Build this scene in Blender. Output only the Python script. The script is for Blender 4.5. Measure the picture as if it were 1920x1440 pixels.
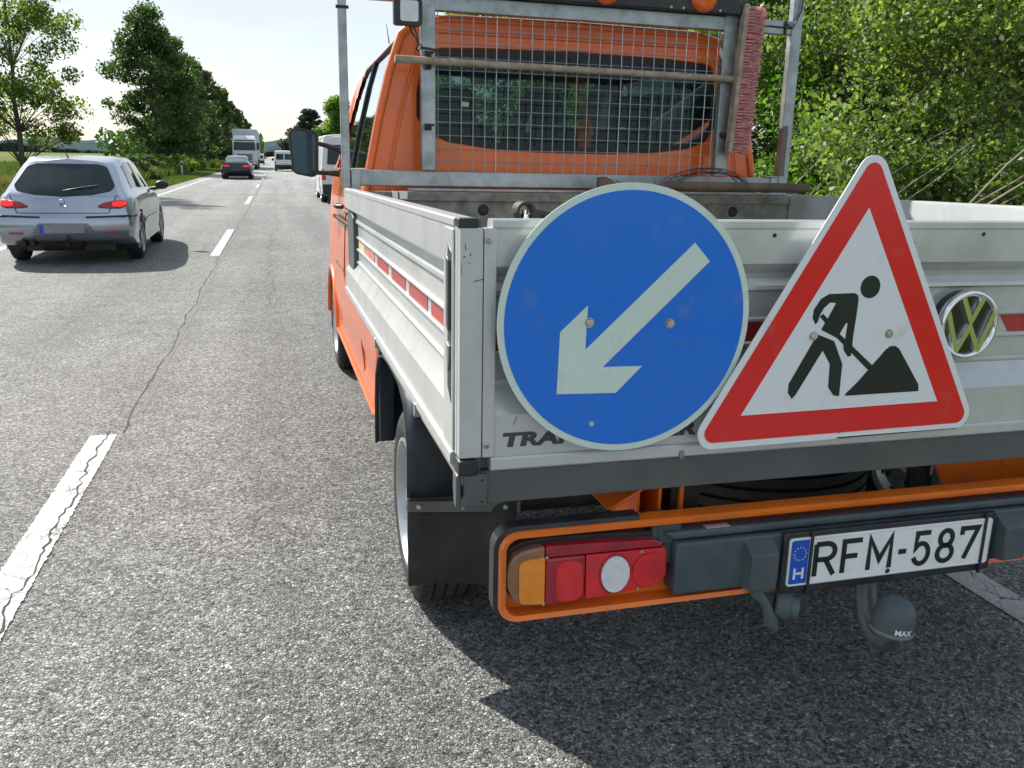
import bpy, bmesh, math, random
import numpy as np
from mathutils import Vector, Matrix, Euler
from mathutils.bvhtree import BVHTree
from mathutils.geometry import delaunay_2d_cdt, tessellate_polygon

for o in list(bpy.data.objects): bpy.data.objects.remove(o, do_unlink=True)
S = bpy.context.scene
COL = S.collection
random.seed(7); RNG = np.random.default_rng(7)
PI = math.pi

# ------------------------------------------------------------------ camera
cam_d = bpy.data.cameras.new('camera'); cam = bpy.data.objects.new('camera', cam_d); COL.objects.link(cam)
RW = ((0.96590, 0.04848, 0.25432), (-0.25823, 0.25120, 0.93285), (0.01866, 0.96672, -0.25516))
cam.matrix_world = Matrix(((RW[0][0], RW[0][1], -RW[0][2], 0.0), (RW[1][0], RW[1][1], -RW[1][2], 0.0),
                           (RW[2][0], RW[2][1], -RW[2][2], 1.5063), (0, 0, 0, 1)))
cam_d.sensor_width = 36.0; cam_d.lens = 1593.1 / 1920 * 36
cam_d.clip_start = 0.05; cam_d.clip_end = 6000
S.camera = cam

# ------------------------------------------------------------------ sky, sun, exposure
SUN_DIR = Vector((-0.64, 1.0, 1.0)).normalized()
EL = math.asin(SUN_DIR.z); AZ = math.atan2(SUN_DIR.x, SUN_DIR.y)      # azimuth from +Y towards +X
W = bpy.data.worlds.new('World'); S.world = W; W.use_nodes = True
nt = W.node_tree; N = nt.nodes; LK = nt.links; N.clear()
out = N.new('ShaderNodeOutputWorld'); bg = N.new('ShaderNodeBackground')
sky = N.new('ShaderNodeTexSky'); sky.sky_type = 'NISHITA'; sky.sun_disc = False
sky.sun_elevation = EL; sky.sun_rotation = AZ; sky.air_density = 1.0; sky.dust_density = 1.0; sky.ozone_density = 1.0
tc = N.new('ShaderNodeTexCoord'); mp = N.new('ShaderNodeMapping'); mp.inputs['Scale'].default_value = (1, 1, 2.6)
nz = N.new('ShaderNodeTexNoise'); nz.inputs['Scale'].default_value = 1.7; nz.inputs['Detail'].default_value = 7; nz.inputs['Roughness'].default_value = .55
rmp = N.new('ShaderNodeValToRGB'); rmp.color_ramp.elements[0].position = .40; rmp.color_ramp.elements[1].position = .62
rmp.color_ramp.elements[0].color = (.22, .22, .22, 1); rmp.color_ramp.elements[1].color = (.93, .93, .93, 1)
mix = N.new('ShaderNodeMix'); mix.data_type = 'RGBA'
mix.inputs[7].default_value = (5.45, 5.9, 6.25, 1)
LK.new(tc.outputs['Generated'], mp.inputs['Vector']); LK.new(mp.outputs[0], nz.inputs['Vector']); LK.new(nz.outputs['Fac'], rmp.inputs[0])
LK.new(rmp.outputs[0], mix.inputs[0]); LK.new(sky.outputs[0], mix.inputs[6]); LK.new(mix.outputs[2], bg.inputs[0]); LK.new(bg.outputs[0], out.inputs[0])
bg.inputs[1].default_value = 0.088
sd = bpy.data.lights.new('sun', 'SUN'); sd.energy = 4.6; sd.angle = math.radians(.5); sd.color = (1, .95, .87)
sun = bpy.data.objects.new('sun', sd); COL.objects.link(sun); sun.rotation_euler = SUN_DIR.to_track_quat('Z', 'Y').to_euler(); sun.location = (0, 0, 30)
S.view_settings.view_transform = 'Standard'; S.view_settings.look = 'None'; S.view_settings.gamma = 1; S.view_settings.use_curve_mapping = False
S.view_settings.exposure = 0.80
S.cycles.use_denoising = True
S.cycles.max_bounces = 8; S.cycles.transparent_max_bounces = 12

# ------------------------------------------------------------------ helpers
def link(o, parent=None):
    COL.objects.link(o)
    if parent is not None: o.parent = parent
    return o
def tag(o, label=None, cat=None, group=None, kind=None):
    for k, v in (('label', label), ('category', cat), ('group', group), ('kind', kind)):
        if v: o[k] = v
    return o
def empty(name, loc=(0, 0, 0), rz=0, parent=None, **kw):
    o = bpy.data.objects.new(name, None); o.empty_display_size = .2; o.location = loc; o.rotation_euler = (0, 0, rz)
    link(o, parent); return tag(o, **kw)

class MB:
    def __init__(s): s.v = []; s.f = []; s.m = []
    def add(s, vs, fs, mi=0):
        n = len(s.v); s.v += [tuple(map(float, v)) for v in vs]; s.f += [tuple(i + n for i in f) for f in fs]; s.m += [mi] * len(fs); return s
    def box(s, a, b, mi=0):
        (x0, y0, z0), (x1, y1, z1) = [min(p) for p in zip(a, b)], [max(p) for p in zip(a, b)]
        return s.add([(x0, y0, z0), (x1, y0, z0), (x1, y1, z0), (x0, y1, z0), (x0, y0, z1), (x1, y0, z1), (x1, y1, z1), (x0, y1, z1)],
                     [(0, 3, 2, 1), (4, 5, 6, 7), (0, 1, 5, 4), (1, 2, 6, 5), (2, 3, 7, 6), (3, 0, 4, 7)], mi)
    def hexa(s, p, mi=0):   # 8 points, bottom ring then top ring
        return s.add(p, [(0, 3, 2, 1), (4, 5, 6, 7), (0, 1, 5, 4), (1, 2, 6, 5), (2, 3, 7, 6), (3, 0, 4, 7)], mi)
    def tube(s, pts, r, n=10, cap=True, mi=0):
        pts = [Vector(p) for p in pts]; rs = r if isinstance(r, (list, tuple)) else [r] * len(pts)
        up = None; rings = []
        for i, p in enumerate(pts):
            d = (pts[min(i + 1, len(pts) - 1)] - pts[max(i - 1, 0)]).normalized()
            if up is None:
                up = Vector((0, 0, 1)) if abs(d.z) < .9 else Vector((1, 0, 0))
            u = d.cross(up); u = u.normalized() if u.length > 1e-6 else d.orthogonal().normalized(); w = u.cross(d).normalized(); up = w
            rings.append([p + (u * math.cos(2 * PI * k / n) + w * math.sin(2 * PI * k / n)) * rs[i] for k in range(n)])
        vs = [v for R in rings for v in R]; fs = []
        for i in range(len(pts) - 1):
            for k in range(n):
                a = i * n + k; b = i * n + (k + 1) % n; fs.append((a, b, b + n, a + n))
        if cap: fs.append(tuple(range(n))[::-1]); fs.append(tuple(range((len(pts) - 1) * n, len(pts) * n)))
        return s.add(vs, fs, mi)
    def lathe(s, prof, axis_o, axis_d, n=32, mi=0, closed=False):   # prof: (r, h)
        o = Vector(axis_o); d = Vector(axis_d).normalized(); u = d.orthogonal().normalized(); w = d.cross(u)
        vs = [o + d * h + (u * math.cos(2 * PI * k / n) + w * math.sin(2 * PI * k / n)) * r for r, h in prof for k in range(n)]
        fs = []; m = len(prof)
        for i in range(m if closed else m - 1):
            j = (i + 1) % m
            for k in range(n): fs.append((i * n + k, i * n + (k + 1) % n, j * n + (k + 1) % n, j * n + k))
        return s.add(vs, fs, mi)
    def prism(s, poly, mapf, d0, d1, mi=0):      # poly 2D -> mapf(a,b,d); tessellated
        n = len(poly); vs = [mapf(a, b, d0) for a, b in poly] + [mapf(a, b, d1) for a, b in poly]
        tri = tessellate_polygon([[Vector((a, b, 0)) for a, b in poly]])
        fs = [tuple(t) for t in tri] + [tuple(i + n for i in t[::-1]) for t in tri]
        fs += [(i, (i + 1) % n, (i + 1) % n + n, i + n) for i in range(n)]
        return s.add(vs, fs, mi)
    def sweep_profile(s, prof, f0, f1, close=False):   # prof pts mapped at both ends
        n = len(prof); vs = [f0(p) for p in prof] + [f1(p) for p in prof]
        fs = [(i, i + 1, i + 1 + n, i + n) for i in range(n - 1)]
        if close: fs.append((n - 1, 0, n, 2 * n - 1)); fs.append(tuple(range(n))); fs.append(tuple(range(n, 2 * n))[::-1])
        return s.add(vs, fs)
    def mesh(s, name, mats, smooth=None):
        me = bpy.data.meshes.new(name); me.from_pydata(s.v, [], s.f)
        for m in (mats if isinstance(mats, (list, tuple)) else [mats]): me.materials.append(m)
        if any(s.m): me.polygons.foreach_set('material_index', s.m)
        bm = bmesh.new(); bm.from_mesh(me); bmesh.ops.delete(bm, geom=[v for v in bm.verts if not v.link_faces], context='VERTS'); bmesh.ops.recalc_face_normals(bm, faces=bm.faces); bm.to_mesh(me); bm.free()
        if smooth:
            me.shade_smooth(); me.set_sharp_from_angle(angle=math.radians(smooth))
        return me
    def build(s, name, mats, parent=None, smooth=None, bevel=0, seg=2, **kw):
        o = bpy.data.objects.new(name, s.mesh(name, mats, smooth))
        link(o, parent); tag(o, **kw)
        if bevel:
            b = o.modifiers.new('bevel', 'BEVEL'); b.width = bevel; b.segments = seg; b.limit_method = 'ANGLE'; b.angle_limit = math.radians(40)
            b.harden_normals = False
            if not smooth: o.data.shade_smooth(); o.data.set_sharp_from_angle(angle=math.radians(50))
        return o
def raw_mesh(name, V, F, mats, parent=None, smooth=False, midx=None, **kw):   # numpy fast path, all faces same size
    me = bpy.data.meshes.new(name); nv = len(V); nf = len(F); k = F.shape[1]
    me.vertices.add(nv); me.vertices.foreach_set('co', np.asarray(V, np.float32).ravel())
    me.loops.add(nf * k); me.loops.foreach_set('vertex_index', np.asarray(F, np.int32).ravel())
    me.polygons.add(nf); me.polygons.foreach_set('loop_start', np.arange(0, nf * k, k, dtype=np.int32))
    me.update(calc_edges=True); me.validate()
    for m in (mats if isinstance(mats, (list, tuple)) else [mats]): me.materials.append(m)
    if midx is not None: me.polygons.foreach_set('material_index', np.asarray(midx, np.int32))
    if smooth: me.shade_smooth()
    o = bpy.data.objects.new(name, me); link(o, parent); tag(o, **kw); return o
def text_mesh(txt, size, name, mat, mapf, parent, bold=0.0, sx=1.0, shear=0.0, depth=.001, spacing=1.0, width=None, **kw):
    cu = bpy.data.curves.new('tmp', 'FONT'); cu.body = txt; cu.size = size; cu.offset = bold; cu.extrude = depth; cu.space_character = spacing; cu.resolution_u = 6
    ob = bpy.data.objects.new('tmp', cu); COL.objects.link(ob); dg = bpy.context.evaluated_depsgraph_get()
    me = bpy.data.meshes.new_from_object(ob.evaluated_get(dg)); bpy.data.objects.remove(ob); bpy.data.curves.remove(cu)
    if width: sx = width / max(v.co.x for v in me.vertices)
    for v in me.vertices:
        x, y, z = v.co; v.co = mapf(x * sx + y * shear, y, z)
    me.name = name; me.materials.clear(); me.materials.append(mat)
    o = bpy.data.objects.new(name, me); link(o, parent); tag(o, **kw); return o
def arcpts(cx, cy, r, a0, a1, n): return [(cx + r * math.cos(a0 + (a1 - a0) * i / n), cy + r * math.sin(a0 + (a1 - a0) * i / n)) for i in range(n + 1)]
def rrect(x0, y0, x1, y1, r, n=6):
    p = []
    for cx, cy, a in ((x1 - r, y1 - r, 0), (x0 + r, y1 - r, PI / 2), (x0 + r, y0 + r, PI), (x1 - r, y0 + r, 1.5 * PI)): p += arcpts(cx, cy, r, a, a + PI / 2, n)
    return p
def round_poly(poly, rs, n=7):
    out = []; m = len(poly)
    for i, p in enumerate(poly):
        r = rs[i] if isinstance(rs, (list, tuple)) else rs
        p = Vector(p); a = (Vector(poly[i - 1]) - p).normalized(); b = (Vector(poly[(i + 1) % m]) - p).normalized()
        if r <= 0: out.append(tuple(p)); continue
        half = a.angle(b) / 2; t = r / math.tan(half); c = p + (a + b).normalized() * (r / math.sin(half))
        A = p + a * t - c; B = p + b * t - c; a0 = math.atan2(A.y, A.x); a1 = math.atan2(B.y, B.x); d = (a1 - a0 + PI) % (2 * PI) - PI
        out += [(c.x + r * math.cos(a0 + d * k / n), c.y + r * math.sin(a0 + d * k / n)) for k in range(n + 1)]
    return out

# ------------------------------------------------------------------ materials
MATS = {}
def mat(name, col, rough=.5, metal=0.0, var=.12, scale=8.0, bump=.0, bscale=60.0, dirt=None, dirt_amt=.35, dirt_scale=3.0, coat=0.0, spec=.5, emit=None, trans=0.0, ribs=0.0):
    if name in MATS: return MATS[name]
    m = bpy.data.materials.new(name); m.use_nodes = True; t = m.node_tree; n = t.nodes; l = t.links; p = n['Principled BSDF']
    tc = n.new('ShaderNodeTexCoord'); nz = n.new('ShaderNodeTexNoise'); nz.inputs['Scale'].default_value = scale; nz.inputs['Detail'].default_value = 6
    l.new(tc.outputs['Object'], nz.inputs['Vector'])
    r = n.new('ShaderNodeValToRGB'); r.color_ramp.elements[0].position = .3; r.color_ramp.elements[1].position = .7
    c = Vector(col[:3]); r.color_ramp.elements[0].color = (*(c * (1 - var)), 1); r.color_ramp.elements[1].color = (*(c * (1 + var)), 1)
    l.new(nz.outputs['Fac'], r.inputs[0]); src = r.outputs[0]
    if dirt:
        n2 = n.new('ShaderNodeTexNoise'); n2.inputs['Scale'].default_value = dirt_scale; n2.inputs['Detail'].default_value = 9; n2.inputs['Roughness'].default_value = .7
        l.new(tc.outputs['Object'], n2.inputs['Vector']); r2 = n.new('ShaderNodeValToRGB'); r2.color_ramp.elements[0].position = .48; r2.color_ramp.elements[1].position = .72
        r2.color_ramp.elements[0].color = (0, 0, 0, 1); r2.color_ramp.elements[1].color = (dirt_amt,) * 3 + (1,)
        l.new(n2.outputs['Fac'], r2.inputs[0]); mx = n.new('ShaderNodeMix'); mx.data_type = 'RGBA'; mx.inputs[7].default_value = (*dirt, 1)
        l.new(r2.outputs[0], mx.inputs[0]); l.new(src, mx.inputs[6]); src = mx.outputs[2]
    l.new(src, p.inputs['Base Color']); p.inputs['Metallic'].default_value = metal
    rr = n.new('ShaderNodeMapRange'); rr.inputs[3].default_value = max(.02, rough * .8); rr.inputs[4].default_value = min(1, rough * 1.2)
    l.new(nz.outputs['Fac'], rr.inputs[0]); l.new(rr.outputs[0], p.inputs['Roughness'])
    p.inputs['Specular IOR Level'].default_value = spec
    if coat: p.inputs['Coat Weight'].default_value = coat; p.inputs['Coat Roughness'].default_value = .05
    if emit: p.inputs['Emission Color'].default_value = (*emit[:3], 1); p.inputs['Emission Strength'].default_value = emit[3]
    if trans: p.inputs['Transmission Weight'].default_value = trans
    if bump:
        nb = n.new('ShaderNodeTexNoise'); nb.inputs['Scale'].default_value = bscale; nb.inputs['Detail'].default_value = 5; l.new(tc.outputs['Object'], nb.inputs['Vector'])
        b = n.new('ShaderNodeBump'); b.inputs['Strength'].default_value = bump; b.inputs['Distance'].default_value = .01; l.new(nb.outputs['Fac'], b.inputs['Height']); l.new(b.outputs[0], p.inputs['Normal'])
    if ribs:
        w1 = n.new('ShaderNodeTexWave'); w1.inputs['Scale'].default_value = ribs; w1.bands_direction = 'X'; l.new(tc.outputs['Object'], w1.inputs['Vector'])
        w2 = n.new('ShaderNodeTexWave'); w2.inputs['Scale'].default_value = ribs * .8; w2.bands_direction = 'Z'; l.new(tc.outputs['Object'], w2.inputs['Vector'])
        ad = n.new('ShaderNodeMath'); l.new(w1.outputs['Fac'], ad.inputs[0]); l.new(w2.outputs['Fac'], ad.inputs[1]); b = n.new('ShaderNodeBump'); b.inputs['Strength'].default_value = .4; b.inputs['Distance'].default_value = .001
        l.new(ad.outputs[0], b.inputs['Height']); l.new(b.outputs[0], p.inputs['Normal'])
        mm = n.new('ShaderNodeMapRange'); mm.inputs[2].default_value = 2; mm.inputs[3].default_value = .72; mm.inputs[4].default_value = 1.15; l.new(ad.outputs[0], mm.inputs[0])
        vm = n.new('ShaderNodeVectorMath'); vm.operation = 'SCALE'; l.new(src, vm.inputs[0]); l.new(mm.outputs[0], vm.inputs[3]); l.new(vm.outputs[0], p.inputs['Base Color'])
    MATS[name] = m; return m
WHITE = mat('white_aluminium_panel', (.57, .59, .585), .25, .25, .04, 4, .02, 90, dirt=(.22, .21, .19), dirt_amt=.30, dirt_scale=5)
WHITE2 = mat('white_panel_lip', (.74, .74, .72), .28, .2, .04, 6, dirt=(.3, .29, .26), dirt_amt=.4)
GALV = mat('galvanised_steel', (.36, .40, .41), .42, .75, .22, 14, .05, 120, dirt=(.10, .10, .09), dirt_amt=.55, dirt_scale=9)
GALVD = mat('dirty_galvanised_steel', (.27, .27, .25), .6, .4, .25, 20, .2, 60, dirt=(.12, .10, .07), dirt_amt=.7, dirt_scale=6)
WIRE = mat('galvanised_wire', (.45, .48, .49), .38, .7, .1, 30)
ORANGE = mat('orange_paint', (.86, .145, .012), .30, 0, .06, 5, .0, 60, dirt=(.50, .17, .06), dirt_amt=.45, dirt_scale=4, coat=.6)
ORANGEF = mat('orange_frame_paint', (.90, .19, .014), .38, 0, .06, 5, .0, 60, dirt=(.25, .12, .05), dirt_amt=.45, dirt_scale=7, coat=.3)
BLACKP = mat('black_plastic', (.018, .021, .026), .45, 0, .25, 20, .1, 200, dirt=(.09, .085, .08), dirt_amt=.4, dirt_scale=5)
GREYP = mat('grey_bumper_plastic', (.055, .078, .092), .5, 0, .2, 14, .12, 300, dirt=(.13, .14, .13), dirt_amt=.5, dirt_scale=6)
SKIRT = mat('dark_grey_steel_skirt', (.10, .112, .118), .5, .2, .12, 5, .03, 60, dirt=(.17, .155, .13), dirt_amt=.6, dirt_scale=3.5)
NAVYP = mat('dark_mudguard_plastic', (.014, .020, .029), .42, 0, .3, 7, .03, 80, dirt=(.06, .07, .08), dirt_amt=.5, dirt_scale=4)
FLAP = mat('rubber_mud_flap', (.04, .042, .04), .75, 0, .3, 8, .1, 80, dirt=(.10, .10, .085), dirt_amt=.7, dirt_scale=5)
RUBBER = mat('tyre_rubber', (.022, .023, .024), .72, 0, .3, 18, .15, 120, dirt=(.10, .095, .085), dirt_amt=.5, dirt_scale=7)
RIM = mat('silver_wheel', (.52, .53, .54), .35, .7, .1, 10, dirt=(.2, .18, .15), dirt_amt=.5)
RUST = mat('rusty_steel', (.14, .10, .075), .8, .2, .35, 12, .3, 90, dirt=(.22, .12, .06), dirt_amt=.6, dirt_scale=8)
IRON = mat('dark_iron', (.05, .045, .04), .65, .5, .3, 20, .2, 90)
CHROME = mat('chrome', (.82, .83, .84), .06, 1, .02, 5)
STEELB = mat('zinc_bolt', (.55, .54, .48), .35, .8, .2, 60)
BLACK = mat('black_paint', (.008, .010, .010), .45, 0, .1)
SIGNBLACK = mat('black_sign_film', (.006, .013, .011), .35, 0, .2, 4)
LETTER = mat('dark_grey_letter_film', (.055, .06, .06), .5, 0, .1)
WOOD = mat('weathered_wood', (.34, .28, .21), .8, 0, .3, 30, .3, 60, dirt=(.16, .13, .10), dirt_amt=.6, dirt_scale=10)
BRISTLE = mat('pink_bristle', (.70, .30, .30), .7, 0, .35, 40)
YELLOW = mat('yellow_reflective', (.55, .36, .06), .4, 0, .2, 30)
CREAM = mat('cream_reflective', (.66, .60, .36), .4, 0, .15, 30)
PINKR = mat('faded_red_reflective', (.55, .20, .20), .45, 0, .3, 20)
REDR = mat('red_reflective', (.42, .035, .035), .35, 0, .12, 30, .05, 300)
GLASSD = mat('dark_car_glass', (.010, .022, .022), .05, 0, .3, 5, spec=.45)
SKYGLASS = mat('side_glass', (.02, .03, .035), .03, 0, .1, 3, spec=1.0)
MIRROR = mat('mirror_glass', (.045, .07, .085), .04, 1, .05, 3)
SEAT = mat('seat_cloth', (.022, .026, .028), .85, 0, .3, 30, .2, 200)
WHITEP = mat('white_paint', (.72, .73, .74), .3, 0, .04, 4, dirt=(.4, .4, .38), dirt_amt=.3, coat=.4)
SILVER = mat('silver_car_paint', (.40, .45, .53), .25, .78, .02, 3, dirt=(.22, .2, .17), dirt_amt=.25, coat=.5)
DARKCAR = mat('black_car_paint', (.012, .017, .022), .2, .2, .1, 3, coat=.6)
REDL = mat('red_lamp_glass', (.75, .008, .02), .12, 0, .25, 22, coat=.5, ribs=170)
REDD = mat('dark_red_lamp_glass', (.34, .007, .022), .18, 0, .2, 30, .1, 300, coat=.5)
REDON = mat('lit_red_lamp', (.6, .01, .015), .2, 0, .3, 30, emit=(1, .04, .03, .38))
AMBER = mat('amber_lamp_glass', (.95, .30, .01), .15, 0, .12, 40, coat=.5, ribs=190)
CLEARL = mat('clear_lamp_glass', (.85, .85, .90), .15, .1, .08, 60, coat=.4, ribs=200)
CLEARB = mat('brown_clear_lamp_glass', (.26, .13, .06), .15, 0, .3, 20, .1, 200, coat=.5)
LAMPW = mat('frosted_lamp_glass', (.62, .66, .66), .25, 0, .08, 30, coat=.3)
ORANGEL = mat('orange_beacon_glass', (.75, .13, .02), .15, 0, .2, 30, coat=.5)
PLATEW = mat('white_number_plate', (.84, .87, .86), .35, 0, .04, 20, dirt=(.3, .3, .28), dirt_amt=.3, dirt_scale=12)
PLATEB = mat('blue_number_plate', (.008, .09, .55), .35)
STARY = mat('yellow_print', (.75, .65, .10), .5)
WHITEPR = mat('white_print', (.75, .78, .80), .4)
BARK = mat('bark', (.10, .085, .065), .9, 0, .35, 12, .6, 40)
TWIG = mat('pale_twig', (.36, .31, .23), .85, 0, .3, 20)
def glass_see(name, tint, refl=.12, gl=(.9, .95, 1)):
    m = bpy.data.materials.new(name); m.use_nodes = True; t = m.node_tree; n = t.nodes; l = t.links; n.clear()
    o = n.new('ShaderNodeOutputMaterial'); tr = n.new('ShaderNodeBsdfTransparent'); tr.inputs[0].default_value = (*tint, 1)
    g = n.new('ShaderNodeBsdfGlossy'); g.inputs['Roughness'].default_value = .03; g.inputs[0].default_value = (*gl, 1)
    nz = n.new('ShaderNodeTexNoise'); nz.inputs['Scale'].default_value = 3; mr = n.new('ShaderNodeMapRange'); mr.inputs[3].default_value = refl * .7; mr.inputs[4].default_value = refl * 1.3
    lw = n.new('ShaderNodeFresnel'); lw.inputs[0].default_value = 1.5; ad = n.new('ShaderNodeMath'); ad.operation = 'MAXIMUM'
    l.new(nz.outputs['Fac'], mr.inputs[0]); l.new(mr.outputs[0], ad.inputs[0]); l.new(lw.outputs[0], ad.inputs[1])
    mx = n.new('ShaderNodeMixShader'); l.new(ad.outputs[0], mx.inputs[0]); l.new(tr.outputs[0], mx.inputs[1]); l.new(g.outputs[0], mx.inputs[2]); l.new(mx.outputs[0], o.inputs[0])
    return m
GLASS = glass_see('tinted_window_glass', (.38, .52, .48), .05, (.42, .55, .58))
GLASSC = glass_see('car_window_glass', (.28, .38, .37), .10)
def film(name, col, pat=.25, scale=170):     # honeycomb retro-reflective sheeting
    m = bpy.data.materials.new(name); m.use_nodes = True; t = m.node_tree; n = t.nodes; l = t.links; p = n['Principled BSDF']
    tc = n.new('ShaderNodeTexCoord'); mp = n.new('ShaderNodeMapping'); mp.inputs['Scale'].default_value = (1, 0, 1.15); l.new(tc.outputs['Object'], mp.inputs[0])
    v = n.new('ShaderNodeTexVoronoi'); v.feature = 'DISTANCE_TO_EDGE'; v.inputs['Scale'].default_value = scale; v.inputs['Randomness'].default_value = .0; l.new(mp.outputs[0], v.inputs['Vector'])
    big = n.new('ShaderNodeTexNoise'); big.inputs['Scale'].default_value = 4.5; big.inputs['Detail'].default_value = 3; l.new(tc.outputs['Object'], big.inputs['Vector'])
    r0 = n.new('ShaderNodeMapRange'); r0.inputs[1].default_value = .0; r0.inputs[2].default_value = .25; l.new(v.outputs['Distance'], r0.inputs[0])
    amt = n.new('ShaderNodeMapRange'); amt.inputs[1].default_value = .45; amt.inputs[2].default_value = .75; amt.inputs[3].default_value = pat * .2; amt.inputs[4].default_value = pat; l.new(big.outputs['Fac'], amt.inputs[0])
    inv = n.new('ShaderNodeMath'); inv.operation = 'SUBTRACT'; inv.inputs[0].default_value = 1; l.new(r0.outputs[0], inv.inputs[1])
    ml = n.new('ShaderNodeMath'); ml.operation = 'MULTIPLY'; l.new(inv.outputs[0], ml.inputs[0]); l.new(amt.outputs[0], ml.inputs[1])
    c = Vector(col); mx = n.new('ShaderNodeMix'); mx.data_type = 'RGBA'; mx.inputs[6].default_value = (*col, 1); mx.inputs[7].default_value = (*[min(1, a * 1.25 + .05) for a in c], 1); l.new(ml.outputs[0], mx.inputs[0])
    d = n.new('ShaderNodeTexNoise'); d.inputs['Scale'].default_value = 14; d.inputs['Detail'].default_value = 8; l.new(tc.outputs['Object'], d.inputs['Vector'])
    dr = n.new('ShaderNodeMapRange'); dr.inputs[1].default_value = .6; dr.inputs[2].default_value = .8; dr.inputs[4].default_value = .30; l.new(d.outputs['Fac'], dr.inputs[0])
    m2 = n.new('ShaderNodeMix'); m2.data_type = 'RGBA'; m2.inputs[7].default_value = (.25, .25, .22, 1); l.new(dr.outputs[0], m2.inputs[0]); l.new(mx.outputs[2], m2.inputs[6]); l.new(m2.outputs[2], p.inputs['Base Color'])
    p.inputs['Roughness'].default_value = .22
    bp = n.new('ShaderNodeBump'); bp.inputs['Strength'].default_value = .25; bp.inputs['Distance'].default_value = .004
    ah = n.new('ShaderNodeMath'); ah.operation = 'ADD'; l.new(ml.outputs[0], ah.inputs[0]); l.new(big.outputs['Fac'], ah.inputs[1]); l.new(ah.outputs[0], bp.inputs['Height']); l.new(bp.outputs[0], p.inputs['Normal'])
    return m
SBLUE = film('blue_sign_film', (.002, .17, .72), .25)
SWHITE = film('white_sign_film', (.62, .74, .67), .5)
SWHITE2 = film('white_warning_sign_film', (.78, .82, .83), .1)
SRED = film('red_sign_film', (.74, .016, .018), .1)

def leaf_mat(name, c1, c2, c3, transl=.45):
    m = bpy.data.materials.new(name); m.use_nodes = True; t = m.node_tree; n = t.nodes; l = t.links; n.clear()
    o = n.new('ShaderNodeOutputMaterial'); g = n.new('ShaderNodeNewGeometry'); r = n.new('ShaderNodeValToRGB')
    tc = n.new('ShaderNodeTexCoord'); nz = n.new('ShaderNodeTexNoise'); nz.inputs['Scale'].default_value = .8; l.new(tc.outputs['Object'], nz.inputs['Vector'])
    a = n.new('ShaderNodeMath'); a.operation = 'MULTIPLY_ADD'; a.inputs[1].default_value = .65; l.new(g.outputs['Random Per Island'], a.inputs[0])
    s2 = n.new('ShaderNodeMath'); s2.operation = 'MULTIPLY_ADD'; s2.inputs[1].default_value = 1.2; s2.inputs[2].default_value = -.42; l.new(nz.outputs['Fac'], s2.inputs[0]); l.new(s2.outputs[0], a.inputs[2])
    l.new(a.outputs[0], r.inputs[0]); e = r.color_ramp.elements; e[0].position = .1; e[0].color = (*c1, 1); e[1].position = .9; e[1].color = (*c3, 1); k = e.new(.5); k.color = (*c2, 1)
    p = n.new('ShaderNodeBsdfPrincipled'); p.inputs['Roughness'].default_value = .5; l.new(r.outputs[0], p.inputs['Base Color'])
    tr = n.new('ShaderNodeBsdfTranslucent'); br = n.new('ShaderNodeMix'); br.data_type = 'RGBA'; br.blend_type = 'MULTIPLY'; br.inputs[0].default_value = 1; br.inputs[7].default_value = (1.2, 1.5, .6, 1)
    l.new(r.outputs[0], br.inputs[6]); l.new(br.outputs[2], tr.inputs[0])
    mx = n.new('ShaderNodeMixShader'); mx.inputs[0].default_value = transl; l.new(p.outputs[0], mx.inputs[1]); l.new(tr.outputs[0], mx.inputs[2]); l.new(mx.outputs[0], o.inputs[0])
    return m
LEAF_R = leaf_mat('bright_green_leaf', (.030, .075, .014), (.10, .19, .028), (.27, .37, .08), .5)
LEAF_Y = leaf_mat('olive_leaf', (.045, .085, .024), (.14, .21, .05), (.33, .37, .12), .48)
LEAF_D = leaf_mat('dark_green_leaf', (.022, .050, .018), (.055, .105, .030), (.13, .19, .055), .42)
LEAF_G = leaf_mat('grey_green_leaf', (.045, .07, .035), (.085, .115, .05), (.15, .17, .07), .4)
LEAF_P = leaf_mat('pine_needle', (.02, .04, .022), (.03, .06, .03), (.06, .09, .045), .2)
LEAF_S = leaf_mat('yellow_green_leaf', (.055, .095, .02), (.12, .18, .035), (.26, .29, .06), .5)
GRASS = leaf_mat('grass_blade', (.05, .09, .022), (.09, .14, .03), (.20, .21, .07), .3)
DRYG = leaf_mat('dry_grass', (.17, .14, .07), (.24, .20, .10), (.34, .27, .15), .3)

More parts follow.
